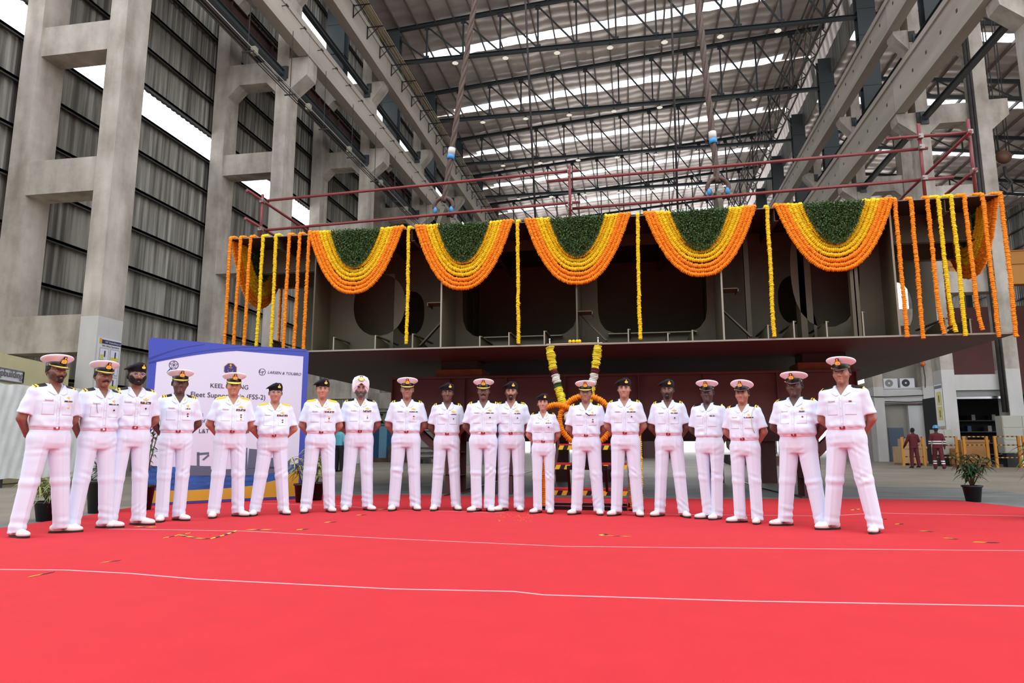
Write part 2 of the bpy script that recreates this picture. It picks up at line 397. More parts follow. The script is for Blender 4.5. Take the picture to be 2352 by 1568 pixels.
def badge_shapes(mb,w,h,cy,cz,y,tilt=0,curve=0):
    """wreath, anchor and crown on a dark backing, built facing -Y around (0,y,cz)"""
    def poly(p,d0,d1,mi):
        mb.mi=mi; mb.prism([(cy+a*w,cz+b*h) for a,b in p],'y',y-d1,y-d0)
    poly([(-.5,-.45),(-.62,-.2),(-.5,.1),(-.3,.2),(-.32,.55),(0,.62),(.32,.55),(.3,.2),(.5,.1),(.62,-.2),(.5,-.45),(0,-.55)],0,.002,0)
    poly([(-.42,-.42),(-.52,-.18),(-.42,.05),(-.2,.12),(0,.22),(.2,.12),(.42,.05),(.52,-.18),(.42,-.42),(0,-.48)],.002,.005,1)
    poly([(-.16,.18),(-.24,.42),(-.12,.56),(0,.6),(.12,.56),(.24,.42),(.16,.18)],.003,.006,2)
    poly([(-.1,.24),(-.14,.42),(0,.5),(.14,.42),(.1,.24)],.006,.008,1)
    poly([(-.04,-.3),(-.04,.08),(.04,.08),(.04,-.3)],.005,.007,3); poly([(-.14,-.18),(0,-.3),(.14,-.18),(.1,-.28),(0,-.38),(-.1,-.28)],.005,.007,3)
SILV=mat('silver_anchor',(225,228,235),.3,metal=.6)
def deform_fn(P):
    W=P.get('w',1.); B=P.get('belly',0.); st=P.get('stance',0.); fw=P.get('fw',1.); jw=P.get('jw',1.); sw=P.get('sw',1.)
    R=rotm(P.get('hyaw',0),P.get('htilt',0),P.get('hnod',0)); piv=np.array([0,.01,1.5]); sl=P.get('slim',1.)
    def D(v,head=None):
        v=np.array(v,dtype=float).copy(); x,y,z=v.T
        ux=W+(sw-1)*sstep(1.3,1.42,z); hz=sstep(1.47,1.5,z) if head is None else np.full(len(v),float(head))
        ux=ux*(1-hz)+hz*(fw*(1+(jw-1)*sstep(1.62,1.54,z)*1.0))
        lg=sstep(.96,.8,z); ux=ux*(1-lg*(1-sl))
        x=x*ux; y=y*(1+(W-1)*.8*(1-hz))
        bl=B*np.exp(-((z-1.13)/.12)**2); y=y-bl*np.clip(-y/.1,0,1); x=x*(1+bl*1.2)
        x=x+np.clip(x/.05,-1,1)*np.clip(.88-z,0,1)*st
        g=.07*hz; x=x*(1+g); y=y+(y-.01)*g; z=z+(z-1.5)*g-.022*hz
        v=np.stack([x,y,z],1)
        h=hz[:,None]; v2=(v-piv)@R.T+piv
        return v*(1-h)+v2*h
    return D
def epaulette(mb,D,bvh,sg,style):
    n=12; x0,x1=.082,.19; L=[]
    for i in range(n+1):
        t=i/n; x=sg*(x0+(x1-x0)*t); w=.03 if t<.97 else .026
        row=[]
        for q in(-1,1):
            px=D(np.array([[x,-.004+q*w,1.5]]),head=0)[0]; hit=bvh.ray_cast(Vector((px[0],px[1],1.7)),Vector((0,0,-1)))
            zz=hit[0].z if hit[0] else 1.45; row.append((px[0],px[1],zz))
        L.append(row)
    L=[[(a[0],a[1],max(a[2],b[2]-.03)),b] for a,b in L]; h=.012
    for i in range(n):
        t=(i+.5)/n; mb.mi=0
        if style=='flag': mb.mi=1
        elif isinstance(style,int):
            # stripes counted from the outer end
            pos=[.94-k*.13 for k in range(style)]; mb.mi=1 if any(abs(t-p)<.045 for p in pos) else 0
        a,b=L[i]; c,d=L[i+1]
        q=[a,b,d,c]; vs=[(p[0],p[1],p[2]-.01) for p in q]+[(p[0],p[1],p[2]+h) for p in q]
        mb.add(vs,[(0,3,2,1),(4,5,6,7),(0,1,5,4),(1,2,6,5),(2,3,7,6),(3,0,4,7)])
def make_person(P,idx):
    D=deform_fn(P); skin,lip=skinmat(P['skin'],idx); fem=P.get('fem',False)
    root=thing('person',P['label'],'person',P['loc'],P['rz'],'naval officers standing in a row on the red carpet'); s=P['scale']; root.scale=(s,s,s)
    v,f=T['body']; mi=facemask_lips(v)[f].all(1).astype(int); nv=D(v)
    npmesh('body',nv,f,[skin,lip],root,mi)
    # eyes, brows
    H=lambda mb: mb.__setattr__('v',D(np.array(mb.v),head=1).tolist()) or mb
    for sg in(1,-1):
        mb=MB(); mb.ball((sg*.031,-.0775,1.640),(.0135,.0105,.0062),10,8); mb.mi=1; mb.ball((sg*.031,-.083,1.6405),(.0058,.0058,.0055),8,6); mb.tube([(sg*x,y,z) for x,y,z in((.017,-.087,1.6415),(.024,-.0905,1.6465),(.031,-.0915,1.648),(.038,-.0895,1.6465),(.045,-.084,1.642))],[.001,.0019,.0022,.0019,.001],5)
        H(mb).build('eye',[EYEW,IRIS],root,True)
        hc=mat('hair_'+P.get('hair','black'),{'black':(18,15,14),'grey':(105,100,98),'dark':(30,24,22)}[P.get('hair','black')],.8)
        mb=MB(); mb.tube([(sg*x,-.0905+.35*max(0,x-.028)+.1*(x-.03)*0,z) for x,z in((.012,1.6565),(.022,1.661),(.034,1.6625),(.046,1.657))],[.0025,.0042,.0038,.002],6); H(mb).build('eyebrow',hc,root,True)
    hv,hf=T['hair']; npmesh('hair',D(hv,head=1),hf,hc,root)
    if fem:
        mb=MB(); mb.ball((0,.1,1.62),(.045,.04,.04),14,9); H(mb).build('hair_bun',hc,root,True)
        for sg in(1,-1): mb=MB(); mb.ball((sg*.083,-.002,1.6),.005,8,6); H(mb).build('earring',GOLD,root,True)
    bc=mat('beard_'+P.get('bcol','black'),{'black':(20,16,15),'grey':(88,84,82),'shade':(70,52,46),'dark':(34,27,25)}[P.get('bcol','black')],.85,bump=(400,.3))
    for k in P.get('face',()):
        tv,tf=T[k]
        if k=='stubble' and P.get('bcol')!='grey': m_=mat('stubble_shade_%d'%idx,tuple(c*.62 for c in P['skin']),.7)
        else: m_=bc
        npmesh({'beard':'beard','goatee':'goatee_beard','mous':'moustache','stubble':'stubble_beard'}[k],D(tv,head=1),tf,m_,root)
    if P.get('glasses'):
        mb=MB()
        for sg in(1,-1):
            mb.tube([(sg*.033+.024*math.cos(a),-.106+.012*(abs(math.cos(a)))*0,1.64+.0165*math.sin(a)) for a in [2*PI*j/18 for j in range(18)]],.0014,5,closed=True)
            mb.tube([(sg*.057,-.106,1.645),(sg*.074,-.07,1.646),(sg*.083,.0,1.645)],.0014,5)
        mb.tube([(-.009,-.106,1.645),(0,-.108,1.648),(.009,-.106,1.645)],.0014,5); H(mb).build('glasses',CHROME,root,True)
    # shirt and trousers
    v,f=T['shirtf' if fem else 'shirt']; n=normals(v,f); v=wrinkle(v,n,idx*3+1,.0032,'shirt'); sv=D(v,head=0)
    npmesh('shirt',sv,f,WHITE,root); bvh=BVHTree.FromPolygons(sv.tolist(),f.tolist())
    v,f=T['trouser']; n=normals(v,f); v=wrinkle(v,n,idx*3+2,.0026,'t')
    xc=.09+(.93-v[:,2])*.036; cr=np.exp(-((ab(v[:,0])-xc)/.011)**2)*(v[:,1]<0)*sstep(1.0,.9,v[:,2]); v[:,1]-=cr*.009
    tv=D(v); npmesh('trousers',tv,f,WHITE,root); tb=BVHTree.FromPolygons(tv.tolist(),f.tolist())
    # belt
    mb=MB(); R=[]; nn=36
    for z,o in((1.028,.0),(1.03,.0045),(1.064,.0045),(1.066,.0)):
        r=[]
        for j in range(nn):
            a=2*PI*j/nn; c_,s_=math.sin(a),-math.cos(a); k=(abs(c_/(.166+o))**2.3+abs(s_/(.115+o))**2.3)**(-1/2.3); r.append((c_*k,s_*k,z))
        R.append(r)
    mb=ring_ob(R,nn,False); mb.v=D(np.array(mb.v)).tolist()
    if not P.get('hidebelt'):
        belt=mb.build('belt',WHITE2,root,True)
        fy=min(p[1] for p in mb.v if abs(p[0])<.04); mb=MB(); bx=P.get('bx',0.)
        mb.prism([(bx+.027*a,1.047+.017*b) for a,b in((-1,-.6),(-1,.6),(-.8,1),(.8,1),(1,.6),(1,-.6),(.8,-1),(-.8,-1))],'y',fy-.008,fy+.004)
        mb.mi=1; mb.box(bx-.008,bx+.008,fy-.010,fy-.007,1.039,1.056); mb.build('belt_buckle',[BUCK,CHROME],root,True)
    # collar : two folded flaps standing off the shirt
    def fpt(x,z,off=.003):
        h=bvh.ray_cast(Vector((x,-.6,z)),Vector((0,1,0))); y=h[0].y if h[0] else -.08
        return (x,y-off,z)
    mb=MB(); mb.smooth=False
    for sg in(1,-1):
        q=D(np.array([(0.004*sg,-.0,1.385),(.062*sg,-.05,1.49),(.085*sg,.0,1.478),(.08*sg,.06,1.482),(0,.09,1.492),
            (.022*sg,0,1.378),(.085*sg,0,1.405),(.1*sg,0,1.45),(.097*sg,.065,1.462),(0,.1,1.468)]),head=0)
        xs=[q[i][0] for i in range(10)]
        inner=[fpt(xs[0]+.006*sg,1.39,.002),tuple(q[1]+[0,-.02,0]),tuple(q[2]),tuple(q[3]),tuple(q[4])]
        inner[1]=(q[1][0],q[1][1]-.012,1.487)
        outer=[fpt(xs[5]+.02*sg,1.377,.008),fpt(.082*sg*P.get('w',1),1.405,.01),(q[7][0]+.004*sg,q[7][1]-.03,1.452),tuple(q[8]),tuple(q[9])]
        vs=inner+outer; fs=[(i,i+1,i+6,i+5) for i in range(4)]
        if sg<0: fs=[t[::-1] for t in fs]
        mb.add(vs,fs)
    o=mb.build('collar',WHITE,root,True); so=o.modifiers.new('s','SOLIDIFY'); so.thickness=.004; so.offset=0
    # placket with buttons, chest pockets
    mb=MB(); zs=np.linspace(1.375,1.04,18); cols=(-.016,.016)
    pts=[[fpt(x+P.get('bx',0),z,.0012) for x in cols] for z in zs]
    mb.add([q for r_ in pts for q in r_],[(2*i,2*i+1,2*i+3,2*i+2)[::-1] for i in range(len(zs)-1)]); mb.sm=[True]*len(mb.f)
    o=mb.build('placket',WHITE,root,True); so=o.modifiers.new('s','SOLIDIFY'); so.thickness=.0018; so.offset=0
    for z in(1.33,1.25,1.17,1.09):
        p=fpt(P.get('bx',0),z,.004); mb=MB(); mb.ball(p,(.0048,.0022,.0048),8,5); mb.build('button',SIL,root,True)
    W=P.get('w',1.)
    def patch(name,x0,x1,z0,z1,m,off=.002,th=.002,nx=4,nz=3):
        mb=MB(); g=[[fpt(x0+(x1-x0)*i/nx,z0+(z1-z0)*j/nz,off) for i in range(nx+1)] for j in range(nz+1)]
        k=len(m) if isinstance(m,list) else 1; b=[(p[0],p[1]-th,p[2]) for r in g for p in r]
        fs=[];w=nx+1
        for j in range(nz):
            for i in range(nx):
                fs.append((j*w+i,j*w+i+1,(j+1)*w+i+1,(j+1)*w+i)); mb.m.append((i+j*2)%k)
        mb.v=[tuple(map(float,q)) for q in b]; mb.f=fs; mb.sm=[k==1]*len(fs)
        o=mb.build(name,m,root,True); so=o.modifiers.new('s','SOLIDIFY'); so.thickness=th*1.6; so.offset=-1; return o
    for sg in(1,-1):
        patch('chest_pocket',sg*.085*W-.052,sg*.085*W+.052,1.175,1.3,WHITE,.0,.0004,10,10)
    nt=patch('name_tag',-.12*W,-.055*W,1.318,1.334,SIL,.003,.003)
    if P.get('tagdark'):
        mb=MB(); a=fpt(-.09,1.318,.008); mb.tube([a,(a[0]+.004,a[1]-.003,a[2]-.04),(a[0]+.012,a[1]-.004,a[2]-.085),(a[0]+.022,a[1]-.002,a[2]-.1)],.0018,5); mb.build('pen_cord',BLK,root,True)
    r=np.random.RandomState(idx+40); rw=P.get('rib',(3,1)); cx=.088*W
    if rw[0]:
        cols=[RIB[i] for i in r.permutation(len(RIB))][:max(2,rw[0]*2)]
        if rw[1]==1: cols[-1]=GRN
        patch('medal_ribbons',cx-.014*rw[0],cx+.014*rw[0],1.318-.006*rw[1],1.318+.006*rw[1],cols,.004,.002,2*rw[0],rw[1])
    bd=P.get('badge','star'); p=fpt(cx,1.352,.006)
    if bd:
        mb=MB()
        if bd=='star':
            pl=[]
            for i in range(10): a=PI/2+i*PI/5; q=.019 if i%2==0 else .008; pl.append((p[0]+q*math.cos(a),p[2]+q*math.sin(a)))
            mb.prism(pl,'y',p[1]-.003,p[1]+.002)
        else:
            pl=[(-.03,0),(-.026,.008),(-.008,.006),(-.006,.018),(0,.022),(.006,.018),(.008,.006),(.026,.008),(.03,0),(.008,-.007),(-.008,-.007)]
            mb.prism([(p[0]+a,p[2]+b) for a,b in pl],'y',p[1]-.003,p[1]+.002)
        mb.build('chest_badge',GOLD,root,True)
    for i,k in enumerate(P.get('pins','d')):
        p=fpt(cx+.004,1.255-.028*i,.006); mb=MB(); m={'d':DARKP,'r':REDP,'g':GOLD}[k]
        mb.ball(p,(.012,.004,.009) if k!='d' else (.0095,.004,.0085),10,6); mb.build('lapel_pin',m,root,True)
    if P.get('tabs'):
        for sg in(1,-1):
            p=fpt(sg*.052,1.422,.014); mb=MB(); mb.bar((p[0]-.006*sg,p[1]-.002,p[2]-.016),(p[0]+.008*sg,p[1]+.004,p[2]+.022),.012,.004,up=(0,1,0)); mb.build('collar_tab',GOLD,root,True)
    for sg in(1,-1):
        mb=MB(); epaulette(mb,D,bvh,sg,P.get('ep',3)); mb.build('epaulette',[BLK,GOLD],root,True)
    if P.get('clip'):
        p=fpt(.0,1.345,.008); mb=MB(); mb.bar(p,(p[0]+.05,p[1]-.002,p[2]-.038),.012,.005,up=(0,1,0)); mb.build('pen',RIB[1],root,True)
    if P.get('cord'):
        mb=MB(); pts=[(.165*W,.0,1.47),(.15*W,-.06,1.44)]+[fpt(x*W,z,.006) for x,z in((.13,1.4),(.122,1.33),(.12,1.26),(.128,1.18),(.15,1.12))]
        mb.tube(pts,.004,6); mb.build('aiguillette_cord',mat('cord_pale_green',(200,205,170),.6),root,True)
    if P.get('watch',1):
        q=D(np.array([(.135,.165,.998)])); 
    # headgear
    hat=P['hat']; R=rotm(P.get('cyaw',0),P.get('ctilt',0),P.get('cnod',0)); hp=np.array([0,.01,1.69])
    def HH(mb,far=1.): mb.v=D((np.array(mb.v)-hp)@R.T+hp,head=1).tolist(); return mb
    if hat=='cap':
        mb=ring_ob(cap_rings([(.079,.098,1.672,.0),(.0815,.1,1.676,.001),(.0815,.1,1.716,.006),(.079,.097,1.72,.006)]),40,True); band=HH(mb).build('peaked_cap',BLK,root,True)
        mb=ring_ob(cap_rings([(.079,.096,1.712,.006),(.1,.112,1.728,.014),(.124,.132,1.742,.022),(.134,.14,1.752,.026),(.135,.141,1.758,.026),(.130,.137,1.765,.024),(.1,.108,1.776,.016),(.05,.055,1.782,.008),(.01,.012,1.783,.004)]),40,True)
        HH(mb).build('cap_crown',CAPW,band,True)
        mb=MB(); n=20; vs=[];fs=[]
        for lay in(0,.003):
            for j in range(n+1):
                a=-1.15+2.3*j/n
                for i,t in enumerate((0,.35,.7,1.)):
                    w=t*.05*max(0,math.cos(a*1.25))**.6
                    vs.append((math.sin(a)*(.0815+w*.5),.008-math.cos(a)*(.1+w),1.686-t*.036*math.cos(a*1.2)+lay-.002))
        w=4; m=(n+1)*w
        mb.smooth=True
        for j in range(n):
            for i in range(3):
                a=j*w+i; gold=P.get('peak','gold')!='plain' and (i==1 or (i==2 and P.get('peak')=='wide'))
                fs.append(((a+m,a+m+1,a+m+w+1,a+m+w),1 if gold else 0)); fs.append(((a,a+w,a+w+1,a+1),0))
        o=len(mb.v); mb.v.extend(vs)
        for q,mm in fs: mb.f.append(q); mb.m.append(mm); mb.sm.append(True)
        for j in range(n): a=j*w+3; mb.f.append((a,a+w,a+w+m,a+m)); mb.m.append(0); mb.sm.append(True)
        HH(mb).build('cap_peak',[GLOSS,GOLD],band,True)
        mb=MB(); badge_shapes(mb,.05,.062,0,1.732,-.105); vv=np.array(mb.v); vv[:,1]-=(vv[:,2]-1.70)*.42*1.0; mb.v=vv.tolist(); HH(mb).build('cap_badge',[BLK,GOLD,REDC,SILV],band,True)
        mb=MB()
        for sg in(1,-1): mb.ball((sg*.08,-.03,1.688),.006,8,6)
        HH(mb).build('cap_button',GOLD,band,True)
    elif hat=='beret':
        prof=[(.081,.1,1.668,.0),(.084,.103,1.672,0),(.084,.103,1.69,.002),(.094,.112,1.712,.006),(.1,.116,1.732,.008),(.092,.106,1.752,.006),(.066,.078,1.764,.004),(.03,.036,1.77,.002),(.004,.005,1.771,0)]
        mb=ring_ob(cap_rings(prof),40,True); v=np.array(mb.v); up=sstep(1.69,1.75,v[:,2]); sd=P.get('bside',-1)
        v[:,0]+=sd*up*.026; v[:,2]-=up*np.clip(sd*v[:,0]+.0,0,.2)*.42; v[:,2]+=up*np.clip(-sd*v[:,0],-.05,.2)*.1
        v[:,2]+=.004*np.sin(v[:,0]*60+v[:,1]*40+idx)*up; mb.v=v.tolist(); b=HH(mb).build('beret',BERET,root,True)
        mb=MB(); badge_shapes(mb,.036,.044,.034*(-sd),1.718,-.112); vv=np.array(mb.v); vv[:,1]+=(vv[:,0]*-sd-.034)*.35; mb.v=vv.tolist(); HH(mb).build('beret_badge',[BERET,GOLD,REDC,GOLD],b,True)
    elif hat=='turban':
        n=48; R2=[]
        for k,(rx,ry,z) in enumerate([(.082,.095,1.585),(.094,.104,1.6),(.102,.112,1.65),(.106,.118,1.7),(.1,.112,1.745),(.08,.09,1.785),(.045,.052,1.805),(.006,.007,1.812)]):
            r=[]
            for j in range(n):
                a=2*PI*j/n; fr=math.exp(-((a if a<PI else a-2*PI)/.62)**2)  # raised over the face
                zz=z+(1.705-z)*fr*(1 if z<1.705 else 0)*(.98 if k<3 else .3)
                wv=.0035*math.sin(zz*140+abs(math.sin(a/1.))*9)
                r.append(((rx+wv)*math.sin(a),.012-(ry+wv)*math.cos(a),zz))
            R2.append(r)
        mb=ring_ob(R2,n,True); b=HH(mb).build('turban',CAPW,root,True); so=b.modifiers.new('s','SOLIDIFY'); so.thickness=.006
        for k in range(5):
            for sg in(1,-1):
                mb=MB(); t=k*.016; mb.tube([(sg*(-.004),-.108+t*.05,1.716+t),(sg*.04,-.1+t*.1,1.685+t*1.1),(sg*.078,-.066+t*.1,1.648+t*1.3),(sg*.098,-.0,1.63+t*1.5)],[.004,.006,.006,.003],6,flat=1); HH(mb).build('turban_fold',CAPW,b,True)
        mb=MB(); badge_shapes(mb,.06,.062,0,1.762,-.112); vv=np.array(mb.v); vv[:,1]+=(vv[:,2]-1.74)*.5; mb.v=vv.tolist(); HH(mb).build('turban_badge',[BLK,GOLD,REDC,SILV],b,True)
    # shoes
    st=P.get('stance',0.); fy=P.get('feet',(.25,-.25))
    for i,sg in enumerate((1,-1)):
        c=D(np.array([(sg*.12,.012,.06)]))[0]; a=fy[i]; ca,sa=math.cos(a),math.sin(a)
        v,f=T['shoe']; v=v*np.array([1,1,1]); w=np.stack([v[:,0]*ca-v[:,1]*sa+c[0],v[:,0]*sa+v[:,1]*ca+c[1]+.01,v[:,2]],1)
        sh=npmesh('shoe',w,f,SHOE,root)
        mb=MB(); ol=[(.040*math.sin(t)*(1.22 if math.cos(t)>-.0 else .98),-.052-.155*math.cos(t)*(1.0)) for t in [2*PI*j/24 for j in range(24)]]
        ol=[(x*ca-y*sa+c[0],x*sa+y*ca+c[1]+.01) for x,y in ol]; mb.prism(ol,'z',0,.018); mb.build('shoe_sole',SOLE,sh,True)
        mb=MB()
        for q in range(3):
            yy=-.05-.02*q; zz=.094-.012*q
            pts=[(x*ca-yy*sa+c[0],x*sa+yy*ca+c[1]+.01,zz-abs(x)*.5) for x in(-.022,-.01,0,.01,.022)]; mb.tube(pts,.0025,5)
        mb.build('shoelace',SIL,sh,True)
    return root
# ================================================================== the twenty officers
def ground(px,py):
    """floor point seen at a photo pixel"""
    u=(px-1176)/1568; v=(784-py)/1568; P_=math.radians(8.81); Yw=math.radians(10.05)
    f=math.cos(P_)-v*math.sin(P_); z=math.sin(P_)+v*math.cos(P_)
    x=u*math.cos(Yw)-f*math.sin(Yw); y=u*math.sin(Yw)+f*math.cos(Yw); t=-.9/z
    return x*t,y*t,z,f
def top_z(px,py,x,y):
    u=(px-1176)/1568; v=(784-py)/1568; P_=math.radians(8.81)
    f=math.cos(P_)-v*math.sin(P_); z=math.sin(P_)+v*math.cos(P_); Yw=math.radians(10.05)
    fwd=-x*math.sin(Yw)+y*math.cos(Yw); return .9+z/f*fwd
HATTOP={'cap':1.80,'beret':1.762,'turban':1.805}
OFF=[ # foot x, foot y, top y, turn (deg, + looks to image right), dict
(90,1231,816,25,dict(hat='cap',skin=(142,98,78),face=('stubble','mous','goatee'),bcol='dark',hyaw=.05,ep=3,w=1.04,stance=.09,pins='g',rib=(3,1),feet=(.9,.1),ctilt=.06,label='officer with goatee and tilted white peaked cap, farthest left of the row')),
(205,1218,830,22,dict(hat='cap',skin=(138,92,72),face=('mous',),hyaw=-.05,ep=3,w=1.0,stance=.05,rib=(4,1),feet=(.7,-.1),tagdark=1,ctilt=.06,label='second officer from the left, white peaked cap, bushy moustache, black cord on chest')),
(285,1210,836,12,dict(hat='beret',skin=(152,108,88),face=('beard','mous'),glasses=1,ep=3,w=1.0,rib=(4,2),badge='wings',feet=(.7,-.1),stance=.02,label='officer with thick black beard, rectangular glasses and black beret, third from left')),
(390,1198,850,8,dict(hat='cap',skin=(98,66,54),ep=4,w=1.02,rib=(2,1),pins='rd',tabs=1,feet=(.5,-.25),stance=-.04,fw=1.03,label='clean-shaven officer in white peaked cap standing before left part of blue-framed backdrop')),
(518,1189,857,6,dict(hat='cap',peak='wide',hair='grey',skin=(188,132,104),ep='flag',w=1.02,belly=.03,rib=(4,2),badge='wings',pins='rdg',tabs=1,feet=(.6,-.2),stance=.02,label='officer with gold shoulder boards and white cap standing under the octagonal crest')),
(618,1184,882,4,dict(hat='beret',hair='grey',skin=(184,132,108),glasses=1,ep='flag',w=1.08,belly=.04,rib=(5,2),badge='wings',pins='rd',tabs=1,feet=(.3,-.25),stance=.07,slim=.95,label='shorter officer in black beret and glasses in front of right half of the backdrop')),
(729,1178,873,2,dict(hat='beret',hair='grey',skin=(182,128,104),ep='flag',w=1.04,rib=(5,2),badge='wings',pins='gdg',tabs=1,feet=(.3,-.2),stance=.03,label='grey-haired officer in black beret standing just right of the backdrop edge')),
(819,1174,865,3,dict(hat='turban',skin=(152,108,92),face=('stubble','mous'),bcol='grey',ep=2,w=1.03,belly=.02,rib=(4,2),badge='wings',pins='gd',tabs=1,feet=(.45,-.15),stance=.02,label='officer wearing a white turban with gold emblem and a grey beard')),
(929,1173,868,0,dict(hat='cap',hair='grey',skin=(160,116,96),ep=3,w=1.05,rib=(4,1),badge='wings',pins='rg',feet=(.25,-.25),stance=.02,label='grey-haired clean-shaven officer in white cap standing right of the turbaned man')),
(1024,1173,882,0,dict(hat='beret',skin=(108,76,62),ep=3,w=.97,rib=(3,1),badge='wings',feet=(.25,-.25),stance=.03,label='slim officer in black beret between the grey-haired cap wearer and the moustached cap wearer')),
(1109,1176,871,-2,dict(hat='cap',skin=(112,80,66),face=('mous',),ep=3,w=1.03,rib=(4,1),badge='wings',feet=(.3,-.6),stance=-.05,label='moustached dark-haired officer in white peaked cap near the middle, eleventh from left')),
(1174,1175,879,-3,dict(hat='beret',skin=(172,126,106),face=('stubble','mous','goatee'),bcol='dark',ep=4,w=1.02,rib=(3,1),badge='wings',tabs=1,feet=(.2,-.65),stance=-.02,label='officer in black beret with a goatee, standing left of the only woman')),
(1249,1180,906,-2,dict(hat='beret',fem=True,skin=(188,140,118),ep=2,w=.93,fw=.95,jw=.9,rib=(3,1),pins='d',tabs=1,feet=(.1,-.55),stance=-.03,sw=.94,label='woman in white naval uniform and black beret, shortest person of the row')),
(1350,1183,875,-3,dict(hat='cap',skin=(160,118,98),face=(),ep=3,w=1.04,rib=(3,1),pins='dr',clip=1,feet=(.15,-.5),stance=.03,label='officer in white cap with a blue pen on his shirt front, before the flower hoop')),
(1441,1186,871,-3,dict(hat='beret',skin=(176,130,108),ep=3,w=1.0,rib=(4,1),badge='wings',feet=(.25,-.5),stance=.02,label='clean-shaven officer in black beret beside the orange garland pillar')),
(1543,1188,874,-4,dict(hat='beret',skin=(112,78,62),face=('goatee','stubble'),bcol='black',ep=3,w=.97,rib=(3,1),badge='wings',feet=(.4,-.5),stance=.04,label='thin-faced officer in black beret with short black beard, fifth from right')),
(1637,1194,874,-18,dict(hat='cap',peak='plain',skin=(78,56,50),ep=1,w=1.0,rib=(2,1),badge=None,pins='',hidebelt=1,hyaw=.15,feet=(-.2,-.75),stance=-.08,label='young officer in plain black-peaked white cap without belt buckle, fourth from right')),
(1720,1203,876,-12,dict(hat='cap',peak='plain',skin=(170,120,96),ep=3,w=1.0,rib=(4,1),pins='',cord=1,hyaw=0,cnod=-.12,feet=(.05,-.8),stance=-.02,label='officer with braided cord on his left shoulder and white cap tipped back')),
(1845,1212,855,-14,dict(hat='cap',peak='plain',skin=(88,62,52),ep=2,w=1.12,belly=.04,rib=(2,1),pins='r',fw=1.08,feet=(0,-.8),stance=.08,label='heavily built officer in white cap with one red oval pin, second from right')),
(1960,1222,821,-14,dict(hat='cap',peak='plain',skin=(160,116,96),ep=1,w=1.04,rib=(1,1),badge=None,pins='',feet=(0,-.65),stance=.1,sw=1.05,label='tall young officer in white cap, far right end of the row')),
]
for i,(fx,fy,ty,yaw,P) in enumerate(OFF):
    P=dict(P); x,y,z,f=ground(fx,fy); h=top_z(fx,ty,x,y)
    P['scale']=h/HATTOP[P['hat']]; P['loc']=(x,y,.012)
    P['rz']=math.atan2(x,-y)*-1+math.radians(yaw)+0 if False else math.atan2(-x,y)*1.0+0.0+math.radians(yaw)
    make_person(P,i)
# ================================================================== the hall
def ramp_mat(name,fn):
    m=bpy.data.materials.new(name); m.use_nodes=True; fn(m.node_tree,m.node_tree.nodes,m.node_tree.links,m.node_tree.nodes['Principled BSDF']); MATS[name]=m; return m
def _conc(nt,N,L,b):
    """cast concrete with a whitewashed foot up to 4.75 m, pour lines and water streaks"""
    g=N.new('ShaderNodeNewGeometry'); sp=N.new('ShaderNodeSeparateXYZ'); L.new(g.outputs['Position'],sp.inputs[0])
    n=N.new('ShaderNodeTexNoise'); n.inputs['Scale'].default_value=.7; n.inputs['Detail'].default_value=7; n.inputs['Roughness'].default_value=.65; L.new(g.outputs['Position'],n.inputs['Vector'])
    mp=N.new('ShaderNodeMapping'); mp.inputs['Scale'].default_value=(1.6,1.6,.35); L.new(g.outputs['Position'],mp.inputs[0])
    n2=N.new('ShaderNodeTexNoise'); n2.inputs['Scale'].default_value=1.1; n2.inputs['Detail'].default_value=4; L.new(mp.outputs[0],n2.inputs['Vector'])
    ad=N.new('ShaderNodeMath'); ad.operation='ADD'; L.new(n.outputs['Fac'],ad.inputs[0]); L.new(n2.outputs['Fac'],ad.inputs[1])
    cr=N.new('ShaderNodeValToRGB'); cr.color_ramp.elements[0].position=.36; cr.color_ramp.elements[0].color=(*lin((144,134,122)),1); cr.color_ramp.elements[1].position=.64; cr.color_ramp.elements[1].color=(*lin((200,191,180)),1)
    hf=N.new('ShaderNodeMath'); hf.operation='MULTIPLY'; hf.inputs[1].default_value=.5; L.new(ad.outputs[0],hf.inputs[0]); L.new(hf.outputs[0],cr.inputs[0])
    gt=N.new('ShaderNodeMath'); gt.operation='LESS_THAN'; L.new(sp.outputs['Z'],gt.inputs[0]); gt.inputs[1].default_value=4.75
    x=N.new('ShaderNodeMath'); x.operation='GREATER_THAN'; x.inputs[1].default_value=-16.15; L.new(sp.outputs['X'],x.inputs[0])
    mu=N.new('ShaderNodeMath'); mu.operation='MULTIPLY'; L.new(gt.outputs[0],mu.inputs[0]); L.new(x.outputs[0],mu.inputs[1])
    m2=N.new('ShaderNodeMath'); m2.operation='MULTIPLY'; m2.inputs[1].default_value=.7; L.new(mu.outputs[0],m2.inputs[0])
    mx=N.new('ShaderNodeMix'); mx.data_type='RGBA'; L.new(m2.outputs[0],mx.inputs[0]); L.new(cr.outputs[0],mx.inputs[6]); mx.inputs[7].default_value=(*lin((205,203,202)),1)
    L.new(mx.outputs[2],b.inputs['Base Color']); b.inputs['Roughness'].default_value=.85
CONCM=ramp_mat('cast_concrete',_conc)
GIRD=mat('concrete_girder',(182,172,160),.85,noise=(1.1,.22,(1,.15,1)))
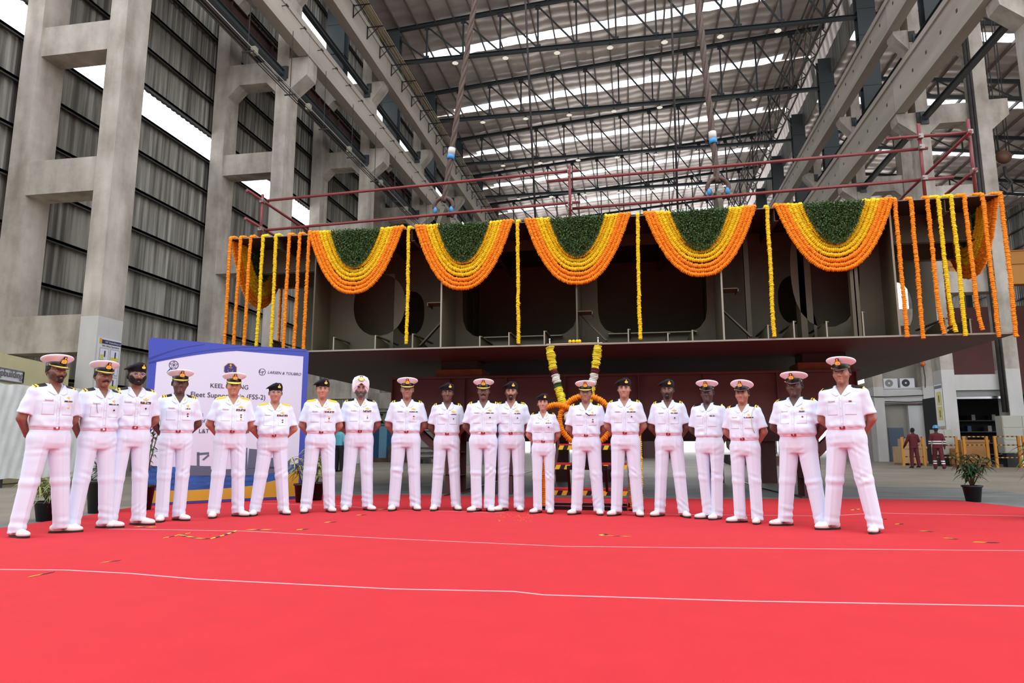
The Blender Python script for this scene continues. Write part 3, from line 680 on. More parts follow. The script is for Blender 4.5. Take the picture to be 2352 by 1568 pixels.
def _clad(nt,N,L,b):
    g=N.new('ShaderNodeNewGeometry'); mp=N.new('ShaderNodeMapping'); mp.inputs['Scale'].default_value=(1,3.2,.12); L.new(g.outputs['Position'],mp.inputs[0])
    n=N.new('ShaderNodeTexNoise'); n.inputs['Scale'].default_value=1.7; n.inputs['Detail'].default_value=3; L.new(mp.outputs[0],n.inputs['Vector'])
    cr=N.new('ShaderNodeValToRGB'); cr.color_ramp.elements[0].position=.35; cr.color_ramp.elements[0].color=(*lin((94,90,83)),1); cr.color_ramp.elements[1].position=.65; cr.color_ramp.elements[1].color=(*lin((160,156,146)),1)
    L.new(n.outputs['Fac'],cr.inputs[0]); L.new(cr.outputs[0],b.inputs['Base Color']); b.inputs['Roughness'].default_value=.6; b.inputs['Metallic'].default_value=.0
CLAD=ramp_mat('corrugated_sheet',_clad)
GIRT=mat('girt_steel',(58,54,52),.6,noise=(2,.3)); STEEL=mat('dark_grey_steel',(66,72,74),.5); STEELD=mat('truss_paint_grey',(50,55,57),.55)
ROOFM=mat('foil_roof_insulation',(236,222,214),.42,metal=.55,noise=(.8,.08)); PURL=mat('purlin_steel',(128,114,108),.55)
def _sky(nt,N,L,b):
    o=N['Material Output']; t=N.new('ShaderNodeBsdfTransparent'); t.inputs[0].default_value=(.95,.97,1,1); tr=N.new('ShaderNodeBsdfTranslucent'); tr.inputs[0].default_value=(.9,.93,.95,1)
    mx=N.new('ShaderNodeMixShader'); mx.inputs[0].default_value=.3; L.new(t.outputs[0],mx.inputs[1]); L.new(tr.outputs[0],mx.inputs[2]); L.new(mx.outputs[0],o.inputs['Surface'])
SKYL=ramp_mat('translucent_skylight',_sky)
YS=[17.4+10*k for k in range(10)]   # 17.4 ... 107.4
# ---- left wall: corrugated cladding in three bands with open louvre gaps
def corr_wall(mb,X,y0,y1,z0,z1,pitch=.32,dep=.045,inward=1):
    n=int((y1-y0)/pitch); vs=[];fs=[]
    for i in range(n):
        y=y0+i*pitch
        for f,d in((0,0),(.5,0),(.6,1),(.9,1)):
            for z in(z0,z1): vs.append((X+inward*d*dep,y+f*pitch,z))
    for i in range(n*4-1): a=2*i; fs.append((a,a+2,a+3,a+1) if inward>0 else (a,a+1,a+3,a+2))
    mb.add(vs,fs)
wl=thing('wall_left','tall corrugated sheet wall with open daylight slots on the left','wall',(-19.6,60,0),kind='structure')
for z0,z1 in((0.,14.3),(15.5,26.6),(27.75,34.2)):
    mb=MB(); corr_wall(mb,-19.6,8,112,z0,z1); mb.build('cladding_panel',CLAD,wl)
gz=[1.6,3.2,4.75,6.3,7.9,9.5,11.1,12.7,14.2,15.6,17.2,18.8,20.4,22,23.6,25.2,26.5,27.85,29.4,31,32.6]
for z in gz:
    mb=MB(); mb.box(-19.54,-19.34,8,112,z-.05,z+.05); mb.box(-19.37,-19.34,8,112,z-.1,z+.05); mb.build('wall_girt',GIRT,wl)
# ---- column frames
def colframe(side,Y,first=False,upper=True):
    """twin concrete columns tied by cross beams, corbels for two crane levels, steel post on top. side -1 left, 1 right"""
    if side<0: xi,xo=-15.5,-18.6; wi,wo=-.6,-.65
    else: xi,xo=(15.5 if Y<30 else 15.28),18.2; wi,wo=.6,.65
    L=1.0; s=side
    k=int(round((Y-17.4)/10)); 
    nm={-1:['nearest','second','third','fourth','fifth','sixth','seventh','eighth','ninth','tenth'],1:['(hidden)','nearest','second','third','fourth','fifth','sixth','seventh','eighth','ninth']}[side][k]
    lab='twin concrete column frame with cross beams, %s in the %s row'%(nm,'left' if s<0 else 'right')
    r=thing('column_frame',lab,'column',(xi,Y,0),group='%s row of concrete column frames'%('left' if s<0 else 'right'))
    mb=MB(); mb.box(min(xi,xi+wi),max(xi,xi+wi),Y,Y+L,0,25.1); mb.build('inner_column',CONCM,r)
    mb=MB(); mb.box(min(xo,xo+wo),max(xo,xo+wo),Y,Y+L,0,25.3); mb.build('outer_column',CONCM,r)
    a,b=sorted((xi+wi,xo)); 
    tz=[(3.69,4.83),(8.71,9.82),(13.42,14.43),(17.9,18.95),(22.4,23.4)]
    if s>0: tz[0]=(3.72,4.5)
    for z0,z1 in tz:
        mb=MB(); y0=Y+.08; y1=Y+L-.12; mb.box(a,b,y0,y1,z0,z1)
        if z0>17:
            for q,d in((a,1),(b,-1)): mb.prism([(q,z0),(q+d*.55,z0),(q,z0-.55)],'y',y0,y1)
        mb.build('cross_beam',CONCM,r)
    t=1 if s<0 else -1  # direction into the nave
    for z0,z1,o in((17.35,19.0 if s<0 else 18.58,.95),(22.2,23.4,.75)):
        mb=MB(); pl=[(xi,z0),(xi+t*o*(.95 if z0<20 else .8),z0+.75),(xi+t*o,z0+1.0),(xi+t*o,z1),(xi,z1)]
        mb.prism(pl,'y',Y+.05,Y+L-.05); mb.build('corbel',CONCM,r)
    if s>0:
        xo2=xo+wo
        mb=MB(); mb.prism([(xo2,17.3),(xo2+.9,18.1),(xo2+.9,19),(xo2,19)],'y',Y+.05,Y+L-.05); mb.build('corbel',CONCM,r)
    mb=MB(); xc=xo+wo/2; xx=-18.1 if s<0 else 16.85; zb=23.45
    mb.box(xx-.6,xx+.6,Y+.1,Y+.9,23.4,23.5)
    for yy in(Y+.12,Y+.8): mb.box(xx-.6,xx+.6,yy,yy+.05,zb,33.6)
    mb.box(xx-.03,xx+.03,Y+.17,Y+.8,zb,33.6)
    for z in(25.6,27.6,29.4,31.4): mb.box(xx-.6,xx+.6,Y+.08,Y+.8,z,z+.04)
    mb.build('steel_post',STEEL,r)
    mb=MB(); zz=4.9
    for z in(18.3,23.0): mb.box(xi+t*-.02-.0 if 0 else min(xi-t*.3,xi-t*.0),max(xi-t*.3,xi),Y-.06,Y+.02,z-.35,z+.25)
    mb.build('bearing_plate',GIRT,r)
    return r
for Y in YS: colframe(-1,Y)
for Y in YS[1:]: colframe(1,Y)
# ---- crane girders, one per bay and level
def girder(name,label,x0,x1,z0,z1,Y0,Y1,m,grp,flange=.12,pins=0,pockets=0,t=1):
    o=MB(); o.box(x0,x1,Y0+.03,Y1-.03,z0,z1); o.box(x0-flange,x1+flange,Y0+.03,Y1-.03,z1-.3,z1)
    r=thing(name,label,'beam',((x0+x1)/2,Y0,z0),group=grp); o.build('girder_body',m,r)
    if pins:
        for k in range(6):
            y=Y0+.8+k*1.65; mb=MB(); f=x1 if t>0 else x0; mb.bar((f,y,z0+.75),(f+t*.28,y,z0+.75),.03); mb.bar((f+t*.25,y-.1,z0+.75),(f+t*.25,y+.1,z0+.75),.05); mb.build('cable_pin',GIRT,r)
    if pockets:
        for k in range(6):
            y=Y0+.9+k*1.6; mb=MB(); f=x0; mb.box(f-.012,f+.01,y,y+.14,z0+.9,z0+1.06); mb.build('fixing_pocket',GIRT,r)
    return r
ordn=['first','second','third','fourth','fifth','sixth','seventh','eighth','ninth','tenth','eleventh']
for k,Y in enumerate([7.4]+YS[:-1]):
    for lo,(z0,z1) in enumerate(((19.0,20.7),(23.4,25.1))):
        nm='lower' if lo==0 else 'upper'
        girder('crane_girder','%s left crane girder of concrete, %s span from the camera'%(nm,ordn[k]),-15.02,-14.5,z0,z1-.4*(lo==0),Y,Y+10,GIRD,'%s crane girders on the left'%nm,.05,pins=(lo==0 and k<6))
        if Y>=17: girder('crane_girder','%s right crane girder of concrete, %s span from the camera'%(nm,ordn[k-1]),14.25,14.8,z0-.4*(lo==0),z1,Y,Y+10,GIRD,'%s crane girders on the right'%nm,.1,pockets=(k<7),t=-1)
# longitudinal dark struts between the frames
for side in(-1,1):
    for z,x in((18.2,15.75),(22.7,15.75),(15.0,15.8)):
        if z==15.0: continue
        xx=side*x if side<0 else x-.1
        for k,Y in enumerate(YS[:7]):
            if side>0 and k==0: continue
            mb=MB(); y0,y1=Y+1.0,Y+10; mb.bar((xx,y0,z),(xx,y1,z),.05,.28); mb.bar((xx,y0,z+.13),(xx,y1,z+.13),.24,.03); mb.bar((xx,y0,z-.13),(xx,y1,z-.13),.24,.03)
            for yy in(y0+.06,y1-.06): mb.box(xx-.2,xx+.2,yy-.04,yy+.04,z-.35,z+.35)
            o=mb.build('longitudinal_strut',STEEL); tag(o,'%s dark steel strut along the %s row, %s bay'%('lower' if z<20 else 'upper','left' if side<0 else 'right',ordn[k]),'strut','steel struts between column frames')
# rod bundle on bracket arms along the upper left girder
r=thing('cable_tray','long bundle of pale conduits on black triangular brackets along the upper left girder','cable tray',(-14.2,7.4,24.6))
for i in range(6):
    mb=MB(); x=-14.05+.09*i; pts=[(x+random.uniform(-.015,.015),7.4+4*j,24.78+.02*(i%2)+random.uniform(-.02,.02)) for j in range(26)]
    mb.tube(pts,.028,5); mb.build('conduit',mat('conduit_tan',(176,158,126),.5),r)
for k in range(52):
    y=8+2*k; mb=MB(); mb.bar((-14.45,y,24.72),(-13.5,y,24.72),.05); mb.bar((-14.45,y,24.0),(-14.45,y,24.8),.05); mb.bar((-14.45,y,24.05),(-13.75,y,24.7),.04); mb.build('tray_bracket',BLK,r)
# conductor line with junction boxes under the lower girder
r=thing('conductor_line','grey conductor rail line hung on thin rods below the lower left girder','cable tray',(-14.3,7.4,16.3))
for dx in(-.16,-.05,.06,.17):
    mb=MB(); mb.tube([(-14.3+dx,7.4,16.1+.04*(dx>0)),(-14.3+dx,100,16.1+.04*(dx>0))],.022,6); mb.build('rail_tube',mat('galvanised',(150,150,148),.5) if dx>.1 else GIRT,r)
for k in range(28):
    y=9+3.3*k; mb=MB(); mb.bar((-14.55,y,16.0),(-14.05,y,16.0),.05); mb.bar((-14.3,y,16.1),(-14.3,y,19.0),.025); mb.build('hanger',GIRT,r)
for k in range(16):
    y=18+4.6*k; mb=MB(); mb.box(-14.45,-14.25,y,y+.22,16.2,16.5); mb.build('junction_box',mat('box_cream',(150,144,126),.6),r)
# brown built-up beam segments behind the left girder
BRN=mat('red_oxide_girder',(64,42,36),.7,noise=(3,.25))  # oxide colour set darker to stand in for shadow on these girders
for k,Y in enumerate(YS[:6]):
    mb=MB(); mb.box(-17.3,-17.26,Y,Y+9.98,19.3,20.6); mb.box(-17.45,-17.1,Y,Y+9.98,20.6,20.64); mb.box(-17.45,-17.1,Y,Y+9.98,19.26,19.3)
    for q in range(7): mb.box(-17.42,-17.12,Y+1.3+q*1.3,Y+1.32+q*1.3,19.3,20.6)
    tag(mb.build('walkway_girder',BRN),'red oxide plate girder with stiffeners inside the left frames, %s bay'%ordn[k],'beam','red oxide girders inside the left frames')
# ---- roof
XR=17.3; XE=17.29
def rz(x): return 34.35+(x+17.5)*.08 if x<XR else 32.5-.125*(x-XR)
R0=16.0
def roof_mesh(x0,x1,dx=.5):
    xs=np.arange(x0,x1+.01,dx); ys=[]; y=44.0
    SK=[(52.0+10*k-.0,53.15+10*k) for k in range(-3,6)]
    a=R0; segs=[]
    for s0,s1 in SK: segs.append((a,s0)); a=s1
    segs.append((a,112.))
    vs=[];fs=[]
    for s0,s1 in segs:
        n=max(2,int((s1-s0)/.22)); yy=np.linspace(s0,s1,n+1); o=len(vs); w=len(xs)
        for y in yy:
            for x in xs:
                sag=.09*abs(math.sin(PI*y/1.15+.35*math.sin(x*.9)))+.03*math.sin(x*2.1+y*.7)+.02*math.sin(x*5.3+y*3.1)
                vs.append((x,y,rz(x)-sag))
        for j in range(n):
            for i in range(w-1): q=o+j*w+i; fs.append((q,q+w,q+w+1,q+1))
    return vs,fs,SK
ce=thing('ceiling','silver foil-lined sloping roof with translucent skylight strips','ceiling',(0,60,34),kind='structure')
vs,fs,SK=roof_mesh(-20,45); mb=MB(); mb.smooth=True; mb.add(vs,fs); mb.build('roof_lining',ROOFM,ce)
for k,(s0,s1) in enumerate(SK):
    for x0,x1 in((-17,14.6),(XR+.3,44)):
        mb=MB(); mb.add([(x0,s0-.02,rz(x0)+.06),(x1-.01,s0-.02,rz(x1-.01)+.06),(x1-.01,s1+.02,rz(x1-.01)+.06),(x0,s1+.02,rz(x0)+.06)],[(0,3,2,1)]); mb.build('skylight_strip',SKYL,ce)
    for xa,xb in((-20,-17),(14.6,XR-.01)):
        mb=MB(); mb.add([(xa,s0-.02,rz(xa)+.05),(xb,s0-.02,rz(xb)+.05),(xb,s1+.02,rz(xb)+.05),(xa,s1+.02,rz(xa)+.05)],[(0,3,2,1)]); mb.build('roof_lining',ROOFM,ce)
mb=MB(); mb.box(XR-.02,XR+.02,R0,112,32.2,37.2); mb.build('clerestory_panel',CLAD,ce)
x=-19.2; k=0
while x<44:
    z=rz(x)-.2; mb=MB(); mb.box(x-.035,x+.035,R0,112,z-.12,z+.12); mb.box(x-.035,x+.09,R0,112,z-.13,z-.11); mb.build('purlin',PURL,ce); x+=1.5
# ---- roof trusses
def truss(Y,k):
    r=thing('roof_truss','steel roof truss across the hall, %s from the camera'%ordn[k],'truss',(-18.7,Y,31),group='roof trusses')
    Y+=.5; top=lambda x: rz(x)-.42
    mb=MB(); w=.3
    def ibar(a,b,h,w): mb.bar(a,b,.03,h); d=Vector((0,0,h/2)); mb.bar(Vector(a)+d,Vector(b)+d,w,.03); mb.bar(Vector(a)-d,Vector(b)-d,w,.03)
    ibar((-18.9,Y,top(-18.9)),(XE,Y,top(XE)),.26,.3); mb.build('top_chord',STEELD,r)
    mb=MB(); ibar((-18.9,Y,31.05),(XR+.9,Y,31.05),.24,.3); mb.build('bottom_chord',STEELD,r)
    xs=[-18.3+2.96*i for i in range(13)]; 
    for i in range(1,12):
        mb=MB(); mb.bar((xs[i],Y,31.05),(xs[i],Y,top(xs[i])),.13,.13,up=(0,1,0)); mb.box(xs[i]-.2,xs[i]+.2,Y-.02,Y+.02,31.1,31.45); mb.box(xs[i]-.2,xs[i]+.2,Y-.02,Y+.02,top(xs[i])-.45,top(xs[i])); mb.build('vertical_web',STEELD,r)
    for i in range(0,12):
        mb=MB(); mb.bar((xs[i],Y,top(xs[i])-.15),(xs[i+1]-.05,Y,31.2),.11,.11,up=(0,1,0)); mb.build('diagonal_web',STEELD,r)
    # high-bay lamps hung from the bottom chord
    return r
for k,Y in enumerate(YS[3:]): truss(Y,k)
# trusses of the side bay on the right
for k,Y in enumerate(YS[2:]):
    r=thing('roof_truss','shallow steel truss over the right side bay, %s from the camera'%ordn[k],'truss',(19,Y,31),group='side bay roof trusses'); Y+=.5
    mb=MB(); mb.bar((18.9,Y,rz(19)-.5),(44,Y,rz(44)-.5),.22,.3); mb.build('top_chord',STEELD,r)
    mb=MB(); mb.bar((18.9,Y,30.3),(44,Y,27.2),.2,.26); mb.build('bottom_chord',STEELD,r)
    for i in range(8):
        x=19.5+3*i; mb=MB(); mb.bar((x,Y,30.25-.125*(x-19)),(x,Y,rz(x)-.5),.12); mb.bar((x,Y,rz(x)-.6),(x+2.9,Y,30.2-.125*(x-16)),.1); mb.build('web_member',STEELD,r)
# longitudinal lattice under the roof near the right columns
r=thing('lattice_girder','brown lattice girder running lengthwise under the roof near the right columns','truss',(14.5,43,31))
LAT=mat('lattice_brown_grey',(92,84,78),.6)
for dz,dx in((0,-.35),(0,.35),(3.6,-.35),(3.6,.35)): mb=MB(); mb.bar((14.5+dx,43,31.3+dz),(14.5+dx,111,31.3+dz),.12); mb.build('chord',LAT,r)
for i in range(23):
    y=43+3*i; mb=MB()
    for dx in(-.35,.35): mb.bar((14.5+dx,y,31.3 if i%2 else 34.9),(14.5+dx,y+3,34.9 if i%2 else 31.3),.07)
    mb.bar((14.15,y,31.3),(14.85,y+1,31.3),.06); mb.bar((14.85,y+1,31.3),(14.15,y+2,31.3),.06); mb.build('lacing',LAT,r)
# sag rods / bracing in the roof plane, seen as thin diagonals
# ---- high-bay lamps
LAMP=mat('lamp_lit_disc',(255,250,235),.4,emit=((255,248,230),.35)); n=0
lamp=None
for k,Y in enumerate(YS[3:9]):
    for x in(-13,-9,-5,-1,3,7,11):
        if lamp is None:
            lamp=thing('pendant_lamp','x','lamp',(x,Y+.5,30.6))
            mb=MB(); mb.lathe([(.05,.3),(.08,.12),(.26,.02),(.27,-.02)],(x,Y+.5,30.6),14); mb.tube([(x,Y+.5,30.8),(x,Y+.5,31.0)],.02,5); mb.build('lamp_housing',CHROME,lamp)
            mb=MB(); mb.lathe([(.01,-.03),(.24,-.03)],(x,Y+.5,30.6),14,caps=False); mb.build('lamp_lens',LAMP,lamp); index_kids(lamp); o=lamp
        else: o=copy_tree(lamp,None,(x,Y+.5,30.6))
        tag(o,'small round high-bay lamp number %s along the %s roof truss'%(ordn[int((x+13)/4)],ordn[k]),'lamp','high-bay lamps under the trusses'); o['label']='small round lamp hung below the %s roof truss, %s from its left end'%(ordn[k],ordn[int((x+13)/4)])
# ---- right side bay
wr=thing('wall_right','corrugated sheet wall with girts at the far right of the side bay','wall',(45,60,0),kind='structure')
for z0,z1 in((0,12.5),(13.5,33)):
    mb=MB(); corr_wall(mb,45,20,112,z0,z1,.4,inward=-1); mb.build('cladding_panel',CLAD,wr)
for z in range(2,33,2): mb=MB(); mb.box(44.75,44.95,20,112,z-.08,z+.08); mb.build('wall_girt',GIRT,wr)
for k,Y in enumerate(YS[2:]):
    mb=MB(); mb.box(43.6,44.4,Y,Y+.06,0,32); mb.box(43.6,44.4,Y+.7,Y+.76,0,32); mb.box(43.97,44.03,Y,Y+.7,0,32); tag(mb.build('steel_column',STEEL),'dark steel wall column of the far side bay, %s from the camera'%ordn[k],'column','side bay steel columns')
ORG=mat('crane_orange',(196,128,30),.5)
r=thing('bridge_crane','orange twin-girder bridge crane across the right side bay','crane',(19,44,10.4))
for Y,z in((44,10.45),(46.5,11.9)): mb=MB(); mb.box(19,43,Y,Y+.6,z,z+1.2); mb.box(19,43,Y-.1,Y+.7,z+1.2,z+1.25); mb.build('bridge_girder',ORG,r)
mb=MB(); mb.box(19.0,19.6,43.5,47.5,10.2,10.6); mb.build('end_carriage',ORG,r)
r=thing('hook_block','round brown crane hook block hanging on ropes at far right','hook',(15.4+7.0,43.5,16.5))
X0,Y0,Z0=22.4,43.6,18.2
mb=MB(); mb.ball((X0,Y0,Z0),(.45,.3,.42),16,10); mb.build('sheave_housing',mat('hook_brown',(92,56,34),.5),r)
for dx in(-.36,-.2,.2,.36): mb=MB(); mb.tube([(X0+dx,Y0,Z0),(X0+dx,Y0,30.8)],.03,5); mb.build('hoist_rope',GIRT,r)
mb=MB(); mb.tube([(X0,Y0,Z0-.6),(X0,Y0,Z0-1.2),(X0+.3,Y0,Z0-1.6),(X0,Y0,Z0-2.),(X0-.35,Y0,Z0-1.6)],.1,8); mb.build('hook',GIRT,r)
# ---- floor
def _floor(nt,N,L,b):
    g=N.new('ShaderNodeNewGeometry'); n=N.new('ShaderNodeTexNoise'); n.inputs['Scale'].default_value=.35; n.inputs['Detail'].default_value=8; n.inputs['Roughness'].default_value=.7; L.new(g.outputs['Position'],n.inputs['Vector'])
    mp=N.new('ShaderNodeMapping'); mp.inputs['Scale'].default_value=(.5,1.0,1); L.new(g.outputs['Position'],mp.inputs[0]); n2=N.new('ShaderNodeTexNoise'); n2.inputs['Scale'].default_value=2.2; n2.inputs['Detail'].default_value=6; L.new(mp.outputs[0],n2.inputs['Vector'])
    cr=N.new('ShaderNodeValToRGB'); cr.color_ramp.elements[0].position=.35; cr.color_ramp.elements[0].color=(*lin((120,111,99)),1); cr.color_ramp.elements[1].position=.68; cr.color_ramp.elements[1].color=(*lin((152,141,126)),1); L.new(n.outputs['Fac'],cr.inputs[0])
    sp=N.new('ShaderNodeSeparateXYZ'); L.new(g.outputs['Position'],sp.inputs[0])
    # greyer, darker floor colour below and in front of the hull block
    lt=N.new('ShaderNodeMath'); lt.operation='LESS_THAN'; lt.inputs[1].default_value=17.2; L.new(sp.outputs['Y'],lt.inputs[0])
    ab_=N.new('ShaderNodeMath'); ab_.operation='LESS_THAN'; ab_.inputs[1].default_value=7.5; aa=N.new('ShaderNodeMath'); aa.operation='ABSOLUTE'; L.new(sp.outputs['X'],aa.inputs[0]); L.new(aa.outputs[0],ab_.inputs[0])
    mu=N.new('ShaderNodeMath'); mu.operation='MULTIPLY'; L.new(lt.outputs[0],mu.inputs[0]); L.new(ab_.outputs[0],mu.inputs[1])
    cr2=N.new('ShaderNodeValToRGB'); cr2.color_ramp.elements[0].position=.3; cr2.color_ramp.elements[0].color=(*lin((98,98,96)),1); cr2.color_ramp.elements[1].position=.7; cr2.color_ramp.elements[1].color=(*lin((132,132,129)),1); L.new(n2.outputs['Fac'],cr2.inputs[0])
    mx=N.new('ShaderNodeMix'); mx.data_type='RGBA'; L.new(mu.outputs[0],mx.inputs[0]); L.new(cr.outputs[0],mx.inputs[6]); L.new(cr2.outputs[0],mx.inputs[7]); L.new(mx.outputs[2],b.inputs['Base Color']); b.inputs['Roughness'].default_value=.6
mb=MB(); mb.box(-40,60,-16,150,-.3,0); tag(mb.build('floor',ramp_mat('hall_floor_concrete',_floor)),'worn grey and tan concrete hall floor','floor',kind='structure')
# ================================================================== hull block, garlands, rails
HULL=mat('hull_primer_olive',(82,76,57),.55,noise=(1.2,.12)); HULLR=mat('hull_bottom_oxide',(66,45,39),.6,noise=(.8,.15)); EDGE=mat('cut_plate_edge',(150,147,130),.5)
BX0,BX1,BY,BZ0,BZ1=-7.55,5.8,11.5,2.63,4.85; BYE=20.6
hb=thing('hull_block','large steel double-bottom hull block decked with marigold garlands','ship block',(-.9,BY,BZ0))
def hp(name,fn,m=HULL):
    mb=MB(); fn(mb); return mb.build(name,m,hb)
hp('bottom_plating',lambda b:b.box(BX0,BX1,BY,BYE,BZ0-.015,BZ0+.015),HULLR)
hp('bottom_plate_edge',lambda b:b.box(BX0,BX1,BY-.006,BY,BZ0-.012,BZ0+.014),EDGE)
hp('tank_top_plating',lambda b:b.box(BX0,BX1,BY,BYE,BZ1-.02,BZ1),mat('tank_top_brown',(50,37,33),.6))
hp('tank_top_edge',lambda b:b.box(BX0,BX1,BY-.006,BY,BZ1-.016,BZ1-.002),mat('grey_edge',(120,116,122),.5))
# longitudinal girders (vertical plates running aft)
GX=[-5.75,-3.32,-.91,1.5,4.17]
for x in GX:
    def f(b,x=x): b.holeplate('x',x-.008,(BY+.02,BY+4.4,BZ0+.015,BZ1-.02),(BY+2.2,3.7,.35,.45),.016,24,2.4); b.box(x-.008,x+.008,BY+4.4,BYE,BZ0+.015,BZ1-.02)
    o=hp('longitudinal_girder',f); mb=MB(); mb.box(x-.012,x+.012,BY+.008,BY+.02,BZ0+.015,BZ1-.02); e=mb.build('girder_edge',EDGE,o,True) if False else None
    hp('girder_front_edge',lambda b:b.box(x-.014,x+.014,BY+.006,BY+.02,BZ0+.015,BZ1-.02),EDGE if x in(-3.32,1.5,4.17) else HULL)
# transverse floors behind the front edge with rounded openings
yb=BY+1.0
def floorp(x0,x1,hole,y=yb,pw=4.): hp('floor_plate',lambda b:b.holeplate('y',y,(x0+.01,x1-.01,BZ0+.015,BZ1-.02),hole,.014,44,pw)); 
floorp(-3.32,-.91,(-2.08,3.78,1.1,.84),yb,5.); floorp(-.91,1.5,(.38,3.78,.98,.84),yb,5.)
floorp(-5.75,-3.32,(-4.35,3.55,.3,.45),yb+.35,2.4); floorp(1.5,4.17,(2.95,3.55,.3,.45),yb+.35,2.4)
for x0,x1 in((-3.32,-.91),(-.91,1.5)):
    hp('opening_face_bar',lambda b:b.box(x0+.5,x1-.35,yb-.12,yb+.01,2.935,2.95),EDGE)
# further floors, closing the cells
for y in(BY+3.0,BY+5.5,BYE-.02):
    hp('floor_plate',lambda b:b.box(-5.75,4.17,y,y+.014,BZ0+.015,BZ1-.02))
# wings: floors with lightening holes set back, deck beams under the tank top
for x0,x1 in((-7.4,-5.75),(4.17,5.7)):
    c=(x0+x1)/2
    hp('wing_floor_plate',lambda b:b.holeplate('y',BY+2.4,(x0,x1,BZ0+.015,BZ1-.02),(c,3.55,.36,.5),.014,30,2.6))
    hp('wing_deck_beam',lambda b:(b.box(x0+.1,x1,BY+.75,BY+.77,BZ1-.5,BZ1-.02),b.box(x0+.1,x1,BY+.7,BY+.82,BZ1-.52,BZ1-.5)))
    hp('wing_deck_beam',lambda b:(b.box(x0+.1,x1,BY+1.5,BY+1.52,BZ1-.62,BZ1-.02),b.box(x0+.1,x1,BY+1.45,BY+1.57,BZ1-.64,BZ1-.62)))
for x in(-6.55,-4.5,-3.9,-2.6,-1.6,.6,2.4,3.2,5.0):
    hp('deck_longitudinal',lambda b:(b.box(x-.006,x+.006,BY+.02,BYE,BZ1-.22,BZ1-.02),b.box(x-.006,x+.06,BY+.02,BYE,BZ1-.232,BZ1-.22)))
# bottom longitudinals: bulb flats standing on the bottom plate, ends bright
for x,h in((-5.35,.26),(-4.55,.27),(-3.85,.28),(-2.62,.2),(-2.1,.25),(-1.48,.26),(-.05,.25),(.6,.16),(1.0,.2),(2.2,.25),(2.6,.3),(3.1,.28),(3.65,.42),(-6.6,.25),(4.85,.28),(5.2,.25)):
    hp('bottom_longitudinal',lambda b:(b.prism([(BY+.05,BZ0+.015),(BY+.05,BZ0+h),(BY+.12,BZ0+h),(BY+1.0,BZ0+.16),(BYE-1,BZ0+.16),(BYE-1,BZ0+.015)],'x',x-.006,x+.006),b.box(x-.006,x+.04,BY+.05,BY+1.2,BZ0+h-.02,BZ0+h)) if h>.0 else None)
    hp('longitudinal_end',lambda b:b.box(x-.011,x+.011,BY+.042,BY+.05,BZ0+.015,BZ0+h),EDGE)
# brackets at the girders
for x,s,z in((-3.32,-1,3.45),(-.91,1,3.2),(1.5,1,3.5)):
    hp('horizontal_bracket',lambda b:(b.box(min(x,x+s*.27),max(x,x+s*.27),BY+.02,BY+.35,z,z+.012),b.box(x+s*.26-.006,x+s*.26+.006,BY+.02,BY+.35,z-.05,z+.012)))
    hp('knee_bracket',lambda b:b.prism([(x,BZ0+.6),(x+s*.02,BZ0+.6),(x+s*.5,BZ0+.1),(x+s*.46,BZ0+.1)],'y',BY+.3,BY+.4))
hp('curved_bracket',lambda b:b.holeplate('y',BY+.7,(-5.75,-4.45,BZ0+.015,4.2),(-4.75,3.6,.52,.6),.014,30,2.2))
hp('curved_bracket',lambda b:b.holeplate('y',BY+.6,(3.05,4.17,BZ0+.015,BZ1-.02),(3.28,3.9,.55,1.0),.014,30,2.4))
hp('stiffener',lambda b:(b.box(3.55,3.57,BY+.02,BY+.3,BZ0+.015,BZ1-.02),b.box(3.5,3.62,BY+.02,BY+.035,BZ0+.015,BZ1-.02)))
hp('stiffener',lambda b:b.box(2.0,2.08,BY+.8,BY+.9,BZ0+.015,BZ1-.02)); hp('stiffener',lambda b:b.box(2.85,2.95,BY+.6,BY+.9,BZ0+.015,BZ1-.02))
# lifting lugs on the deck
for x in(-3.5,1.6):
    hp('lifting_lug',lambda b:(b.prism([(11.8,BZ1),(11.8,BZ1+.15),(12.1,BZ1+.55),(12.3,BZ1+.64),(12.5,BZ1+.55),(13,BZ1)],'x',x-.04,x+.04),b.prism([(x-.45,BZ1),(x-.08,BZ1+.4),(x+.08,BZ1+.4),(x+.45,BZ1)],'y',12.5,12.54)),HULL)
hp('deck_stanchion',lambda b:b.box(-.86,-.8,12.5,12.56,BZ1,BZ1+.42))
# ---- supports
SUP=mat('support_oxide_red',(84,47,43),.55,noise=(1.5,.12)); WOOD=mat('timber_pad',(126,66,30),.8,noise=(6,.2))
r=thing('support_girder','dark red box girder carrying the hull block on three legs','support',(-.4,13.2,0))
mb=MB(); mb.box(-4.8,3.98,13.2,13.22,1.32,2.25); mb.box(-4.8,3.98,13.9,13.92,1.32,2.25); mb.box(-4.85,4.02,13.1,14.0,2.25,2.29); mb.box(-4.85,4.02,13.1,14.0,1.28,1.32)
for x in(-4.8,-3.6,-3.3,-2.45,-1.3,.1,1.3,2.6,3.96): mb.box(x,x+.02,13.12,13.9,1.32,2.25)
mb.build('box_girder',SUP,r)
def leg(x0,x1,y0,y1):
    mb=MB(); mb.box(x0,x1,y0,y0+.02,0,1.28); mb.box(x0,x1,y1,y1+.02,0,1.28); mb.box((x0+x1)/2-.01,(x0+x1)/2+.01,y0,y1,0,1.28); mb.box(x0-.06,x1+.06,y0-.06,y1+.08,0,.03)
    for z in(.35,.8): mb.box(x0,x1,y0,y1,z,z+.015)
    return mb
for x in(-3.7,-2.65,3.0): leg(x,x+.3,13.3,13.8).build('leg',SUP,r)
mb=MB(); mb.prism([(-4.5,1.3),(-4.3,1.3),(-3.68,.75),(-3.68,.55)],'y',13.4,13.6); mb.build('gusset',SUP,r)
